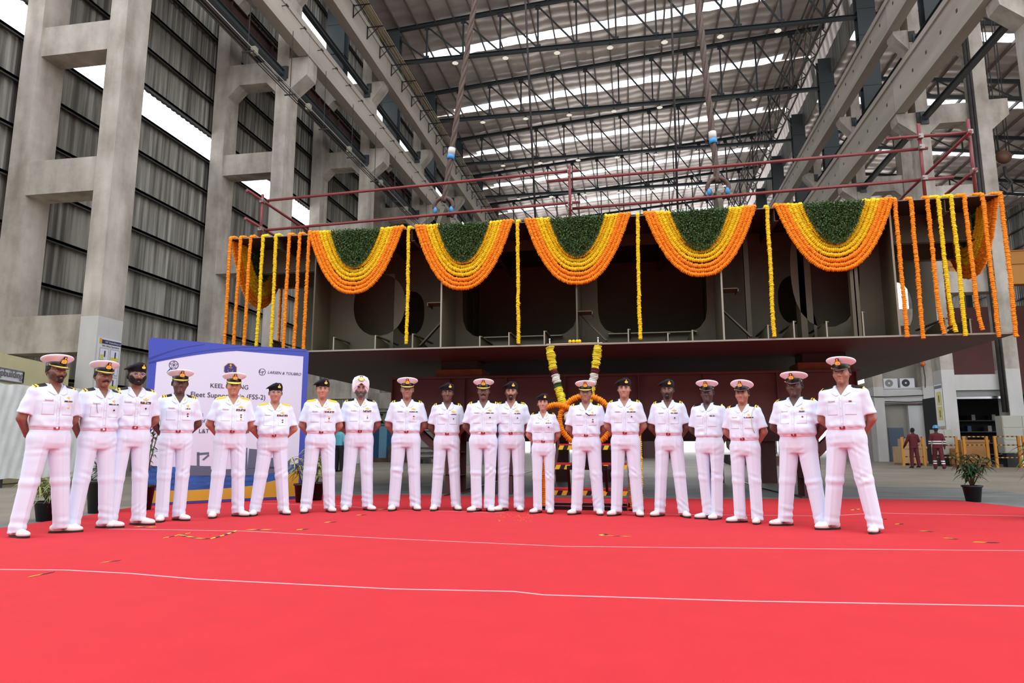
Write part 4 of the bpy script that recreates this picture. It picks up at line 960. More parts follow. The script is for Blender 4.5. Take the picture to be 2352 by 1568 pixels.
mb=MB(); mb.prism([(3.9,1.3),(3.7,1.3),(3.1,.75),(3.1,.5)],'y',13.4,13.6); mb.build('gusset',SUP,r)
r2=thing('support_girder','second dark red girder under the rear of the hull block','support',(-.4,18.5,0))
mb=MB(); mb.box(-4.8,3.98,18.5,18.55,1.1,2.2); mb.box(-4.85,4.02,18.4,19.2,2.2,2.24); mb.box(-4.85,4.02,18.4,19.2,1.06,1.1); mb.build('box_girder',SUP,r2)
for x in(-3.9,-2.1,-.9,1.9,3.2): mb=MB(); mb.box(x,x+.35,18.55,18.9,0,1.06); mb.build('leg',SUP,r2)
for i,(x,y) in enumerate(((-3.9,13.2),(3.0,13.2),(-3.9,18.5),(3.,18.5))):
    mb=MB(); mb.box(x,x+.95,y,y+.7,2.29 if y<15 else 2.24,2.44); mb.mi=1; mb.box(x+.1,x+.85,y+.05,y+.65,2.44,2.613)
    tag(mb.build('timber_pad',[WOOD,mat('dark_packing',(44,36,32),.8)]),'orange-brown timber packing under the hull block, %s'%['front left','front right','rear left','rear right'][i],'timber block','timber packing under the block')
# ---- ropes and shackles
ROPE=mat('greasy_wire_rope',(84,66,56),.6,noise=(40,.3)); SHK=mat('rusty_shackle',(84,62,54),.5,noise=(14,.3)); BLUE=mat('blue_paint_tag',(60,150,210),.5)
def sling(top,bot,tagz,side):
    top,bot=Vector(top),Vector(bot); d=(bot-top)
    r=thing('wire_sling','thick twisted wire rope sling with blue tag lifting the %s lug'%side,'rope',tuple(bot))
    mb=MB(); pts=[];n=150
    a=d.normalized(); u=a.orthogonal().normalized(); w=a.cross(u)
    for s in range(3):
        L=[]
        for i in range(n+1):
            t=i/n; p=top+d*t; th=t*d.length*7+s*2*PI/3; rr=.028
            L.append(p+u*math.cos(th)*rr+w*math.sin(th)*rr)
        mb.tube(L,.034,6)
    mb.build('wire_rope',ROPE,r)
    t=(top.z-tagz)/(top.z-bot.z); p=top+d*t; mb=MB(); mb.tube([p-a*.14,p+a*.0],.07,10); mb.mi=1; mb.tube([p+a*.0,p+a*.09],.072,10); mb.build('rope_tag',[mat('tag_grey',(205,205,200),.6),BLUE],r)
    s=thing('bow_shackle','heavy rusty bow shackle with blue paint in the %s lug'%side,'shackle',tuple(bot-Vector((0,0,.35))))
    x,y,z=bot; mb=MB(); mb.tube([(x+.19*math.cos(q)*(1 if math.sin(q)>-.2 else .8),y,z-.1+.19*math.sin(q)) for q in np.linspace(-.95,PI+.95,22)],.04,8)
    mb.tube([(x-.1,y,z-.2),(x-.1,y,z-.3)],.045,8); mb.tube([(x+.1,y,z-.2),(x+.1,y,z-.3)],.045,8); mb.build('bow',SHK,s)
    mb=MB(); mb.tube([(x-.17,y,z-.27),(x+.2,y,z-.27)],.035,8); mb.tube([(x+.15,y,z-.27),(x+.2,y,z-.27)],.06,6); mb.build('pin',SHK,s)
    for sg in(-1,1): mb=MB(); mb.ball((x+sg*.16,y-.02,z-.17),(.04,.04,.07)); mb.build('blue_paint',BLUE,s)
sling((-2.2,12.3,15.2),(-3.53,12.3,5.62),6.58,'left'); sling((1.1,12.3,15.2),(1.62,12.3,5.65),6.5,'right')
for (a,b,w) in (((-2.6,15.5,17),(-2.13,15.5,5),'left'),((1.2,15.5,17),(1.12,15.5,5),'right')):
    mb=MB(); mb.tube([a,b],.028,6); tag(mb.build('tag_line',mat('dark_line',(40,32,30),.7)),'thin dark vertical line behind the rails, %s of the two'%w,'rope')
# ---- scaffold rails
SCF=mat('scaffold_red',(122,46,48),.4,noise=(5,.15)); CL=mat('scaffold_clamp',(150,140,135),.4,metal=.6)
def pipe(a,b,lab):
    mb=MB(); mb.tube([a,b],.027,10); return tag(mb.build('scaffold_pipe',SCF),lab,'pipe','red scaffold pipes on the hull block')
YP=11.75
pipe((-6.95,YP,5.67),(-.86,YP,5.85),'upper front guard rail of red pipe, left length'); pipe((-1.45,YP+.06,5.7),(4.95,YP+.06,5.83),'upper front guard rail of red pipe, right length')
pipe((-6.95,YP,5.07),(-.84,YP,5.25),'middle front guard rail of red pipe, left length'); pipe((-1.05,YP+.06,5.15),(5.3,YP+.06,5.3),'middle front guard rail of red pipe, right length')
pipe((-5.55,YP+.9,4.95),(-2.6,YP+.9,5.02),'lowest red pipe behind the left garlands'); pipe((2.2,YP+.6,5.0),(4.75,YP+.6,5.02),'lowest red pipe behind the right garlands')
pipe((-7.05,YP,4.85),(-7.05,YP,5.8),'red scaffold post at the left deck corner'); pipe((-1.02,YP-.03,4.85),(-1.02,YP-.03,5.92),'red scaffold post above the middle garland')
pipe((4.83,YP+.03,4.85),(4.83,YP+.03,6.25),'tall red scaffold post near the right deck corner'); pipe((5.62,YP+.1,4.85),(5.62,YP+.1,6.3),'red scaffold post at the right deck corner'); pipe((2.24,YP+.6,4.85),(2.24,YP+.6,5.15),'short red stub post right of the right shackle')
pipe((-7.08,YP-.5,5.7),(-7.08,YP+5.5,5.68),'upper red side rail running aft on the left'); pipe((-7.08,YP-.5,5.15),(-7.08,YP+5.5,5.13),'lower red side rail running aft on the left')
pipe((5.55,YP-.1,6.0),(5.55,YP+5.5,5.95),'upper red side rail running aft on the right'); pipe((5.57,YP-.1,5.35),(5.57,YP+5,5.3),'lower red side rail running aft on the right'); pipe((4.3,YP,6.02),(5.6,YP,6.03),'short top red pipe joining the two right posts')
for i,p in enumerate(((-7.05,YP,5.67),(-7.05,YP,5.1),(-1.02,YP,5.84),(-1.02,YP,5.73),(-1.02,YP,5.24),(-1.02,YP,5.14),(4.83,YP,5.83),(4.83,YP,6.02),(4.83,YP,5.29),(5.58,YP,6.03),(5.58,YP,5.36))):
    mb=MB(); mb.cbox(p,(.075,.09,.075)); mb.tube([(p[0]-.02,p[1]-.07,p[2]),(p[0]-.02,p[1]+.07,p[2])],.012,6)
    tag(mb.build('scaffold_clamp',CL),'metal pipe clamp, %s along the front guard rail'%ordn[i],'clamp','scaffold clamps')
# ================================================================== garlands
def flower_mat(name,c):
    return mat(name,c,.75,noise=(60,.16),bump=(120,.5))
YEL=flower_mat('marigold_yellow',(255,214,8)); ORA=flower_mat('marigold_orange',(255,148,0)); LEM=flower_mat('chrysanthemum_yellow',(236,214,40)); MAR=flower_mat('maroon_petals',(96,10,26)); WHP=flower_mat('white_petals',(232,230,214)); GRP=flower_mat('green_leaf_band',(44,74,40))
def resample(P,h):
    P=np.array(P,float); s=np.concatenate([[0],np.cumsum(np.linalg.norm(np.diff(P,axis=0),axis=1))]); n=max(2,int(s[-1]/h)); t=np.linspace(0,s[-1],n+1)
    return np.stack([np.interp(t,s,P[:,i]) for i in range(3)],1)
def garland(path,r,fl,seed,band=None,n=10):
    dip=.68 if band is None else .9
    """string of packed flower heads: fl is the spacing of the heads"""
    R=np.random.RandomState(seed); Pt=resample(path,fl/4.); k=len(Pt); d=np.gradient(Pt,axis=0); d/=np.linalg.norm(d,axis=1)[:,None]
    ref=np.array([0,1.,0]); u=ref-d*(d@ref)[:,None]; u/=np.linalg.norm(u,axis=1)[:,None]; w=np.cross(d,u)
    prof=np.array([dip,1.,1.05,.98])[np.arange(k)%4]; fi=np.arange(k)//4
    fr=R.uniform(.88,1.1,fi.max()+1)[fi]; of=(R.normal(0,.07*r,(fi.max()+1,2)))[fi]
    a=np.linspace(0,2*PI,n,endpoint=False)
    rr=1.1*r*(prof*fr)[:,None]*(1+R.uniform(-.18,.16,(k,n))); V=Pt[:,None,:]+u[:,None,:]*(rr*np.cos(a)+of[:,:1])[:,:,None]+w[:,None,:]*(rr*np.sin(a)+of[:,1:])[:,:,None]
    V+=d[:,None,:]*R.uniform(-.2,.2,(k,n,1))*fl*.3
    V=V.reshape(-1,3); i=np.arange(k-1)[:,None]*n; j=np.arange(n)[None,:]; j2=(j+1)%n
    F=np.stack([i+j,i+j2,i+n+j2,i+n+j],-1).reshape(-1,4); mi=None
    if band is not None: mi=np.repeat([band((q+.5)/(k-1)) for q in range(k-1)],n)
    F=[tuple(f) for f in F]+[tuple(range(n))[::-1],tuple(range((k-1)*n,k*n))]
    if mi is not None: mi=list(mi)+[mi[0],mi[-1]]
    return V,F,mi
def gobj(name,path,r,fl,m,seed,label,group,band=None):
    V,F,mi=garland(path,r,fl,seed,band); me=bpy.data.meshes.new(name); me.from_pydata(V.tolist(),[],[tuple(map(int,f)) for f in F])
    for q in (m if isinstance(m,list) else [m]): me.materials.append(q)
    if mi is not None: me.polygons.foreach_set('material_index',np.array(mi,dtype=np.int32))
    me.polygons.foreach_set('use_smooth',np.ones(len(F),bool)); me.update(); o=bpy.data.objects.new(name,me); COL.objects.link(o)
    return tag(o,label,'garland',group)
YF=BY-.045
ORD7=['outermost orange','second orange from outside','innermost orange','outermost yellow','second yellow from outside','third yellow from outside','innermost yellow']
SW=[(-4.97,.895,3.69,'leftmost front swag'),(-2.92,.875,3.68,'second front swag from left'),(-.885,.89,3.69,'middle front swag'),(1.185,.89,3.74,'second front swag from right'),(3.31,.885,3.73,'rightmost front swag')]
def swag_pts(c,hw,zb,zt,axis='x',at=YF,p=2.35,n=60,skew=0):
    L=[]
    for i in range(n+1):
        t=-1+2*i/n; x=math.copysign(abs(math.sin(t*PI/2))**.92,t); z=zt-(zt-zb)*(1-abs(x)**p)
        L.append((c+hw*x,at,z) if axis=='x' else (at,c+hw*x,z))
    return L
seed=100
for c,hw,zb,nm in SW:
    for k in range(7):
        seed+=1; h=hw*(1-.073*k) ; b=zb+.0+.078*k+(.02 if k>2 else 0); at=YF+.012*k*(1 if k%2 else .5)
        pts=swag_pts(c,h,b+.0,BZ1+.02,at=at)
        pts=[(pts[0][0],BY+.12,BZ1+.045)]+pts+[(pts[-1][0],BY+.12,BZ1+.045)]
        gobj('marigold_garland',pts,.034,.03,ORA if k<3 else YEL,seed,'%s marigold strand of the %s'%(ORD7[k],nm),'strands of the %s'%nm)
def leafmesh(hw,dep,n,seed,th=.06):
    R=np.random.RandomState(seed); vs=[];fs=[]
    for s in range(15):
        f=1-s/15.; h=hw*f; dd=dep*(.1+.9*f); P=resample(swag_pts(0,h,-dd,0,at=0,p=2.2),.01)
        m=int(n*(.25+f)/9.4)
        for _ in range(m):
            p=P[R.randint(len(P))]+R.normal(0,.012,3)+np.array([0,R.uniform(-th,0),0]); a=R.normal(0,1,3); a[2]-=.4; a/=np.linalg.norm(a); b=np.cross(a,R.normal(0,1,3)); b/=np.linalg.norm(b); L=R.uniform(.022,.04); w=L*.28; o=len(vs)
            vs+=[p,p+a*L*.5+b*w,p+a*L,p+a*L*.5-b*w+np.cross(a,b)*L*.1]; fs.append((o,o+1,o+2,o+3))
    return np.array(vs),fs
LEAF=mat('leaf_green',(66,100,46),.5,noise=(30,.45))
V,F=leafmesh(.455,.69,7200,3); lm=None
for c,hw,zb,nm in SW:
    if lm is None: o=npmesh('leaf_garland',V,F,LEAF,smooth=False); lm=o
    else: o=lm.copy(); COL.objects.link(o)
    o.location=(c,YF,BZ1+.01); tag(o,'fan of small green leaf strings filling the %s'%nm,'garland','green leaf fans inside the swags')
# side swags seen from within the wings
for X,nm,c,zb,s in((-7.52,'left side swag',12.55,3.75,1),(5.78,'right side swag',12.55,3.8,-1)):
    for k in range(7):
        seed+=1; pts=swag_pts(c,.98*(1-.073*k),zb+.078*k,BZ1-.02,'y',X+(-.01*k)*s*-1,n=50)
        V2,F2,_=garland(pts,.032,.03,seed); 
        gobj('marigold_garland',pts,.034,.03,ORA if k<3 else YEL,seed,'%s marigold strand of the %s'%(ORD7[k],nm),'strands of the %s'%nm)
    o=lm.copy(); COL.objects.link(o); o.location=(X,c,BZ1-.03); o.rotation_euler=(0,0,PI/2); tag(o,'fan of small green leaf strings inside the %s'%nm,'garland','green leaf fans inside the swags')
def hang(x,ztop,zbot,m,label,grp,sw=0,y=YF,hook=0):
    global seed; seed+=1; R=np.random.RandomState(seed); z=np.linspace(ztop,zbot,12); j=np.cumsum(R.normal(0,.006,12))
    pts=[(x+hook,BY+.25,BZ1+.045),(x+hook*.4,BY+.1,BZ1+.05)]+[(x+q*.6+sw*(i/11)**6,y,zz) for i,(q,zz) in enumerate(zip(j,z))]
    gobj('marigold_garland',pts,.03,.03,m,seed,label,grp)
NB=['between the leftmost and second front swags','between the second and middle front swags','between the middle and fourth front swags','between the fourth and rightmost front swags']
for (x,zb),n_ in zip(((-3.94,2.71),(-1.93,2.66),(.16,2.68),(2.28,2.66)),NB): hang(x,BZ1,zb,YEL,'single yellow marigold strand hanging %s'%n_,'yellow strands between the swags')
LX=[-7.5,-7.28,-7.07,-6.82,-6.56,-6.28,-6.07,-5.88]; CO=[ORA,ORA,ORA,YEL,YEL,ORA,ORA,ORA]; CN=['orange']*3+['yellow']*2+['orange']*3; o8=['first','second','third','fourth','fifth','sixth','seventh','eighth']
for i,x in enumerate(LX): hang(x,BZ1-.0,2.45,CO[i],'%s hanging %s marigold strand from the left corner of the block'%(o8[i].capitalize(),CN[i]),'hanging strands at the left wing')
RX=[4.24,4.48,4.73,4.88,5.07,5.27,5.52,5.78]
for i,x in enumerate(RX): hang(x,BZ1,[2.6,2.57,2.64,2.66,2.6,2.68,2.57,2.56][i],CO[i],'%s hanging %s marigold strand right of the rightmost swag'%(o8[i].capitalize(),CN[i]),'hanging strands at the right wing',sw=.06 if i in(2,3,5) else 0,hook=-.1 if i>2 else 0)
for X,y,nm in((-7.5,13.45,'left'),(5.75,13.5,'right')): seed+=1; gobj('marigold_garland',[(X,y,BZ1),(X,y,3.0)],.03,.03,ORA,seed,'lone orange strand hanging behind the %s side swag'%nm,'rear corner strands')
# V garland on a short bar under the front edge
def vb(t):
    for a,b,m in((0,.25,0),(.25,.31,1),(.31,.40,2),(.40,.45,3),(.45,.69,0),(.69,.75,1),(.75,.83,2),(.83,.88,3),(.88,1.01,0)):
        if t<b: return m
    return 0
gobj('ceremonial_garland',[(-1.36,11.3,2.57),(-1.3,11.3,2.2),(-1.22,11.27,1.88),(-1.12,11.2,1.55),(-.98,11.1,1.27),(-.9,11.0,1.12)],.062,.03,[LEM,MAR,WHP,GRP],901,'thick yellow garland with maroon, white and green bands, left arm of the V','arms of the V garland',vb)
gobj('ceremonial_garland',[(-.55,11.3,2.57),(-.6,11.3,2.2),(-.66,11.27,1.88),(-.74,11.2,1.55),(-.84,11.1,1.27),(-.9,11.0,1.14)],.062,.03,[LEM,MAR,WHP,GRP],902,'thick yellow garland with maroon, white and green bands, right arm of the V','arms of the V garland',vb)
r=thing('garland_bar','slim pale bar with two end pins holding the V garland','bar',(-.95,11.35,2.6)); mb=MB(); mb.tube([(-1.42,11.35,2.62),(-.48,11.35,2.62)],.012,6); mb.build('rod',mat('bar_beige',(205,180,160),.4),r)
for x in(-1.36,-.55): mb=MB(); mb.tube([(x,11.32,2.56),(x,11.32,2.7)],.012,6); mb.ball((x,11.32,2.7),.018); mb.build('end_pin',CHROME,r)
mb=MB()
for x in(-1.02,-.96,-.9,-.86): mb.ball((x,11.35,2.66),.03,8,6)
tag(mb.build('loose_blossoms',YEL),'few loose yellow blossoms lying on the block edge above the bar','flowers',kind='stuff')
# ================================================================== carpet, tapes, props
def onpl(px,py,ax,val):
    u=(px-1176)/1568; v=(784-py)/1568; P_=math.radians(8.81); Yw=math.radians(10.05)
    f=math.cos(P_)-v*math.sin(P_); z=math.sin(P_)+v*math.cos(P_)
    d=(u*math.cos(Yw)-f*math.sin(Yw),u*math.sin(Yw)+f*math.cos(Yw),z); t=(val-(0,0,.9)[ax])/d[ax]
    return (d[0]*t,d[1]*t,.9+z*t)
G=lambda px,py: ground(px,py)[:2]
CARP=mat('red_carpet_felt',(206,34,44),.92,noise=(3,.05),bump=(420,.25))
poly=[(-6.75,-5),(-6.98,6.7),(-7.16,8.2),(-7.5,9.5),(-6.6,11.6),(-4.7,12.75),(-2,12.45),(1,12.6),(4,13.1),(5.35,13.03),(5.75,11.5),(6.1,8),(6.3,-5)]
mb=MB(); mb.prism(poly,'z',.0,.012); tag(mb.build('red_carpet',CARP),'wide bright red event carpet covering the floor in front of the block','carpet')
TAPE=mat('seam_tape_silver',(226,180,186),.3); 
def strip(name,pts,w,m,z=.014,label=None,cat='tape',group=None,seg=None,stripes=None):
    P_=[Vector((p[0],p[1],0)) for p in pts]
    if name=='seam_tape' and P_[-1].x>2: P_.append(Vector((6.15,P_[-1].y+(6.15-P_[-1].x)*.02,0)))
    if stripes:
        q=resample([(p.x,p.y,0) for p in P_],stripes); P_=[Vector(a) for a in q]
    mb=MB(); n=len(P_)
    for i in range(n-1):
        a,b=P_[i],P_[i+1]; d=(b-a).normalized(); s=Vector((-d.y,d.x,0))*w/2; k=Vector((d.x,d.y,0))*(stripes*.5 if stripes else 0)
        if stripes: mb.mi=i%2
        zz=z
        vs=[a-s-k,b-s-k,b+s,a+s]
        vs=[(v.x,v.y,zz) for v in vs]; mb.add(vs+[(x,y,zz-.0015) for x,y,_ in vs],[(0,1,2,3),(7,6,5,4),(0,4,5,1),(1,5,6,2),(2,6,7,3),(3,7,4,0)])
    o=mb.build(name,m); return tag(o,label,cat,group)
strip('seam_tape',[G(*p) for p in((-60,1311),(150,1313),(300,1321),(450,1334),(900,1357),(1180,1363),(1250,1371),(1700,1385),(2352,1397),(2500,1399))],.022,TAPE,label='nearest silvery seam tape running across the red carpet',group='carpet seam tapes')
strip('seam_tape',[G(*p) for p in((250,1217),(560,1222),(900,1240),(1300,1258),(2352,1268),(2480,1270))],.02,TAPE,label='middle silvery seam tape across the carpet just before the officers',group='carpet seam tapes')
strip('seam_tape',[G(*p) for p in((1440,1182),(1900,1187),(2020,1180),(2352,1187),(2450,1190))],.022,TAPE,label='rear silvery seam tape passing the right officers feet',group='carpet seam tapes')
strip('seam_tape',[G(*p) for p in((600,1158),(760,1162),(900,1172),(1160,1180))],.015,TAPE,label='faint rear seam tape behind the left officers',group='carpet seam tapes')
HY,HB=mat('hazard_yellow',(240,200,50),.5),mat('hazard_black',(34,34,40),.5)
hz=[((316,1212),(357,1213),.045,'beside the third officer shoes'),((378,1238),(440,1226),.02,'thin slanting piece left of the curled strip'),((575,1219),(623,1219),.05,'right of the curled strip'),((686,1219),(711,1217),.045,'before the black-beret officer with glasses'),((750,1202),(774,1201),.045,'before the officer right of the backdrop'),((823,1185),(843,1184),.04,'before the turbaned officer'),((872,1172),(892,1171),.04,'beside the turbaned officer left shoe'),((1380,1232),(1396,1229),.06,'front of the middle officers, folded end'),((1398,1233),(1450,1235),.02,'front of the middle officers, thin tail'),((1957,1173),(1976,1171),.045,'behind the farthest right officer'),((2022,1195),(2039,1194),.045,'first right of the last officer'),((2060,1206),(2079,1206),.045,'second right of the last officer'),((2122,1222),(2142,1224),.045,'third right of the last officer'),((2178,1239),(2199,1242),.045,'fourth right of the last officer'),((2243,1248),(2298,1250),.04,'long piece near the right picture edge'),((240,1295),(280,1290),.015,'thin sliver on the left foreground'),((72,1328),(128,1317),.015,'thin sliver nearest the left edge')]
for a,b,w,l in hz: strip('hazard_tape',[G(*a),G(*b)],w,[HY,HB],.0155,'yellow and black hazard tape scrap, %s'%l,group='hazard tape scraps',stripes=.075)
strip('hazard_tape',[G(*p) for p in((415,1232),(450,1239),(482,1241),(515,1232),(545,1221))],.035,[HY,HB],.017,'curled longer strip of yellow and black hazard tape on the left carpet',group='hazard tape scraps',stripes=.09)
PET=mat('fallen_petals',(240,150,30),.7); mb=MB()
for i in range(40):
    x,y=G(random.uniform(1140,1240),random.uniform(1183,1200)); mb.ball((x,y,.016),(.008,.006,.004),5,3)
tag(mb.build('fallen_petals',PET),'scatter of tiny orange petals on the carpet before the goateed officer','petals',kind='stuff')
# ---- backdrop board
A=Vector((*G(316,1164),0)); B=Vector((*G(694,1146),0)); U=(B-A).normalized(); Wd=(B-A).length; NR=Vector((U.y,-U.x,0)); ang=math.atan2(U.y,U.x); HT=2.62
bd=thing('event_backdrop','blue-framed printed backdrop board about keel laying with ship picture','banner',tuple(A),ang)
def bpx(px,py):
    u=(px-1176)/1568; v=(784-py)/1568; P_=math.radians(8.81); Yw=math.radians(10.05)
    f=math.cos(P_)-v*math.sin(P_); z=math.sin(P_)+v*math.cos(P_)
    d=Vector((u*math.cos(Yw)-f*math.sin(Yw),u*math.sin(Yw)+f*math.cos(Yw),z)); o=Vector((0,0,.9)); t=(A-o).dot(NR)/d.dot(NR); p=o+d*t
    return ((p-A).dot(U),p.z)
def flat(name,poly,m,lay,parent=None,px=True):
    q=[bpx(*p) for p in poly] if px else poly
    mb=MB(); mb.prism(q,'y',-.0015*lay-.0012,-.0015*lay+.0002); return mb.build(name,m,parent or bd,True)
PB=mat('print_blue',(56,72,178),.45); PB2=mat('print_deep_blue',(38,46,140),.45); PWH=mat('print_pale_field',(222,218,236),.45); PNV=mat('print_navy_text',(36,34,84),.5); PGD=mat('print_gold_band',(206,164,52),.45,noise=(2,.12)); PSEA=mat('print_sea_blue',(44,96,170),.45,noise=(9,.5,(.4,1,2.5))); PSH=mat('print_ship_grey',(92,102,124),.5); PTX=mat('print_dark_text',(30,30,40),.5)
mb=MB(); mb.box(0,Wd,0,.09,.02,HT); mb.build('board_frame',PB,bd,True)
ins=.1
flat('printed_field',[(ins,.14),(Wd-ins,.14),(Wd-ins,HT-ins),(ins,HT-ins)],PWH,1,px=False)
z0=.14
flat('gold_band',[(334,1156),(340,1126),(420,1126),(520,1121),(580,1115),(630,1103),(665,1088),(687,1074),(684,1139),(500,1147)],PGD,3)
flat('printed_sea',[(336,1148),(341,1069),(400,1072),(450,1078),(560,1079),(640,1072),(687,1063),(684,1130)],PSEA,2)
def arc(x0,y0,x1,y1,k,n=16): return [(x0+(x1-x0)*t,y0+(y1-y0)*t-k*math.sin(PI*t)) for t in np.linspace(0,1,n)]
flat('blue_sweep',[(342,780),(704,802)]+arc(704,807,340,835,14,22),PB,3)
flat('deep_blue_sweep',arc(341,822,470,790,5)+arc(470,792,341,828,6),PB2,4); flat('deep_blue_sweep',arc(341,831,600,795,8)+arc(600,797,341,835,10),PB2,5)
# ship picture
def shp(pts): flat('printed_ship',pts,PSH,4)
shp([(424,1092),(428,1068),(470,1070),(484,1070),(484,1078),(560,1076),(650,1070),(668,1052),(662,1084),(560,1092)])
shp([(452,1070),(452,1038),(458,1038),(458,1070)]); shp([(452,1045),(452,1040),(480,1038),(480,1043)]); shp([(464,1055),(478,1043),(481,1046),(468,1057)]); shp([(561,1075),(561,1028),(568,1028),(568,1075)]); shp([(568,1076),(572,1030),(596,1032),(590,1076)]); shp([(600,1076),(606,1050),(640,1052),(640,1076)]); shp([(563,1030),(563,1020),(565,1020),(565,1030)])
def btext(s,px,py,size,m=PNV,al='CENTER',sh=0):
    a,z=bpx(px,py); return link_text(s,size,'printed_text',m,bd,(a,-.0085,z),(PI/2,0,0),al,.0008,sh)
btext('KEEL LAYING',527,892,.105,PTX); btext('Fleet Support Ship (FSS-2)',526,914,.115,PTX); btext('on',520,927,.06,PTX); btext('ai',461,960,.12,PB2); btext('n',573,960,.12,PB2); btext('of',466,970,.08,PB2); btext('L&T',468,994,.095,PTX); btext('tu',567,994,.095,PTX); btext('P',558,1008,.07,PTX)
btext('LARSEN & TOUBRO',653,860,.068,PNV,sh=.25)
def ring(name,px,py,r,t,m,lay,n=28):
    a,z=bpx(px,py); mb=MB(); vs=[];fs=[]
    for i in range(n):
        q=2*PI*i/n
        for rr in(r-t,r): vs.append((a+rr*math.cos(q),-.0015*lay-.001,z+rr*math.sin(q)))
    for i in range(n): j=(i+1)%n; fs.append((2*i,2*i+1,2*j+1,2*j))
    mb.add(vs,fs); return mb.build(name,m,bd,True),a,z
_,a,z=ring('round_company_logo',602,854,.06,.008,PNV,4)
flat('logo_strokes',[(a-.04,z+.035),(a-.03,z+.035),(a-.04,z-.005),(a-.0,z-.005),(a-.0,z-.012),(a-.052,z-.012)],PNV,4,px=False); flat('logo_strokes',[(a-.012,z+.012),(a+.045,z+.012),(a+.043,z+.004),(a+.02,z+.004),(a+.005,z-.045),(a-.005,z-.045),(a+.01,z+.004),(a-.012,z+.004)],PNV,4,px=False)
_,a,z=ring('wheel_logo',399,838,.072,.01,PNV,4); ring('wheel_logo',399,838,.018,.012,PNV,4)
st=[]
for i in range(10): q=PI/2+i*PI/5; rr=.058 if i%2==0 else .03; st.append((a+rr*math.cos(q),z+rr*math.sin(q)))
mb=MB()
for i in range(10): p,q=st[i],st[(i+1)%10]; mb.bar((p[0],-.0075,p[1]),(q[0],-.0075,q[1]),.001,.006)
mb.build('wheel_logo_star',PNV,bd,True)
mb=MB()
for dx in(-.09,-.05,.03,.07): mb.bar((a+dx*.5,-.0075,z-.06),(a+dx,-.0075,z-.13),.001,.014)
mb.build('wheel_logo_legs',PNV,bd,True); btext('HSL',394,858,.075,PNV)
a,z=bpx(529,848)
def octo(r,m,lay,nm): flat(nm,[(a+r*math.cos(PI/8+i*PI/4),z+r*math.sin(PI/8+i*PI/4)) for i in range(8)],m,lay,px=False)
octo(.115,PGD,3,'crest_border'); octo(.104,mat('crest_violet',(48,36,120),.5),4,'crest_field')
mb=MB(); mb.bar((a,-.0095,z-.05),(a,-.0095,z+.05),.001,.014); mb.tube([(a-.045,-.0095,z-.01),(a-.03,-.0095,z-.045),(a,-.0095,z-.055),(a+.03,-.0095,z-.045),(a+.045,-.0095,z-.01)],.004,4); mb.bar((a-.03,-.0095,z+.025),(a+.03,-.0095,z+.025),.001,.01); mb.ball((a,-.0095,z+.065),(.02,.002,.022),8,6); mb.build('crest_anchor',PGD,bd,True)
for s in(.3,Wd-.3): mb=MB(); mb.bar((s,.09,1.9),(s,1.0,.03),.05); mb.bar((s,.09,.06),(s,1.0,.03),.05); mb.build('rear_brace',WOOD,bd,True)
# ---- steps with hazard nosings, posts and garlands
KX0,KX1=-1.27,-.13
st_=thing('stairway','low open-tread steps with red treads and hazard striped nosings behind the row','steps',(-.7,10,0))
CARP2=mat('step_red',(186,34,44),.7)
mb=MB(); mb.box(KX0,KX1,10.05,10.75,.012,.05); mb.box(KX0,KX1,10.05,10.08,.05,.11); mb.build('base_step',BLK,st_); mb=MB(); mb.box(KX0,KX1,10.04,10.75,.11,.125); mb.build('base_step_top',CARP,st_)
for z in(.07,.118): mb=MB(); mb.box(KX0,KX1,10.035,10.05,z-.004,z+.004); mb.build('bright_trim',CHROME,st_)
for y,z in((10.75,.24),(11.2,.62),(11.75,.93)):
    mb=MB(); mb.box(KX0,KX1,y,y+.34,z,z+.03); mb.build('tread',CARP2,st_)
    mb=MB(); n=15
    for i in range(n): mb.mi=i%2; x0=KX0+(KX1-KX0)*i/n; x1=KX0+(KX1-KX0)*(i+1)/n; mb.add([(x0-.015,y-.003,z-.07),(x1-.015,y-.003,z-.07),(x1+.015,y-.003,z),(x0+.015,y-.003,z)],[(0,1,2,3)])
    mb.build('hazard_nosing',[HY,HB],st_)
for x in(KX0-.03,KX1+.03): mb=MB(); mb.bar((x,10.6,.03),(x,12.0,1.0),.03,.12); mb.build('stringer',SUP,st_)
for x,nm in((KX0-.05,'left'),(KX1+.14,'right')):
    p=thing('garland_post','black post wrapped by marigolds at the %s side of the steps'%nm,'post',(x,10.1,0)); mb=MB(); mb.tube([(x,10.1,.012),(x,10.1,1.35)],.03,8); mb.lathe([(.11,.012),(.11,.03),(.03,.04)],(x,10.1,0),16); mb.build('pole',BLK,p)
    for j,(m,dx,dy) in enumerate(((ORA,-.055,-.03),(YEL,.055,.01),(ORA,.01,-.06))):
        seed+=1; gobj('marigold_garland',[(x+dx,10.1+dy,1.3),(x+dx*1.1,10.1+dy,.7),(x+dx,10.1+dy,.06)],.033,.03,m,seed,'%s marigold strand on the %s post by the steps, %s'%(['Orange','Yellow','Orange'][j],nm,['outer side','inner side','front side'][j]),'strands on the step posts')
c=onpl(1346,968,1,10.25); cx,cz=c[0],c[2]
pl=thing('emblem_stand','dark framed emblem on a stand inside a marigold hoop behind the row','stand',(cx,10.3,0))
mb=MB(); mb.lathe([(.0,-.02),(.27,-.02),(.3,0),(.27,.02),(0,.02)],(0,0,0),28); v=np.array(mb.v); mb.v=[(cx+p[0],10.3+p[2],cz+p[1]) for p in v]; mb.build('emblem_disc',mat('emblem_black',(16,16,18),.25),pl)
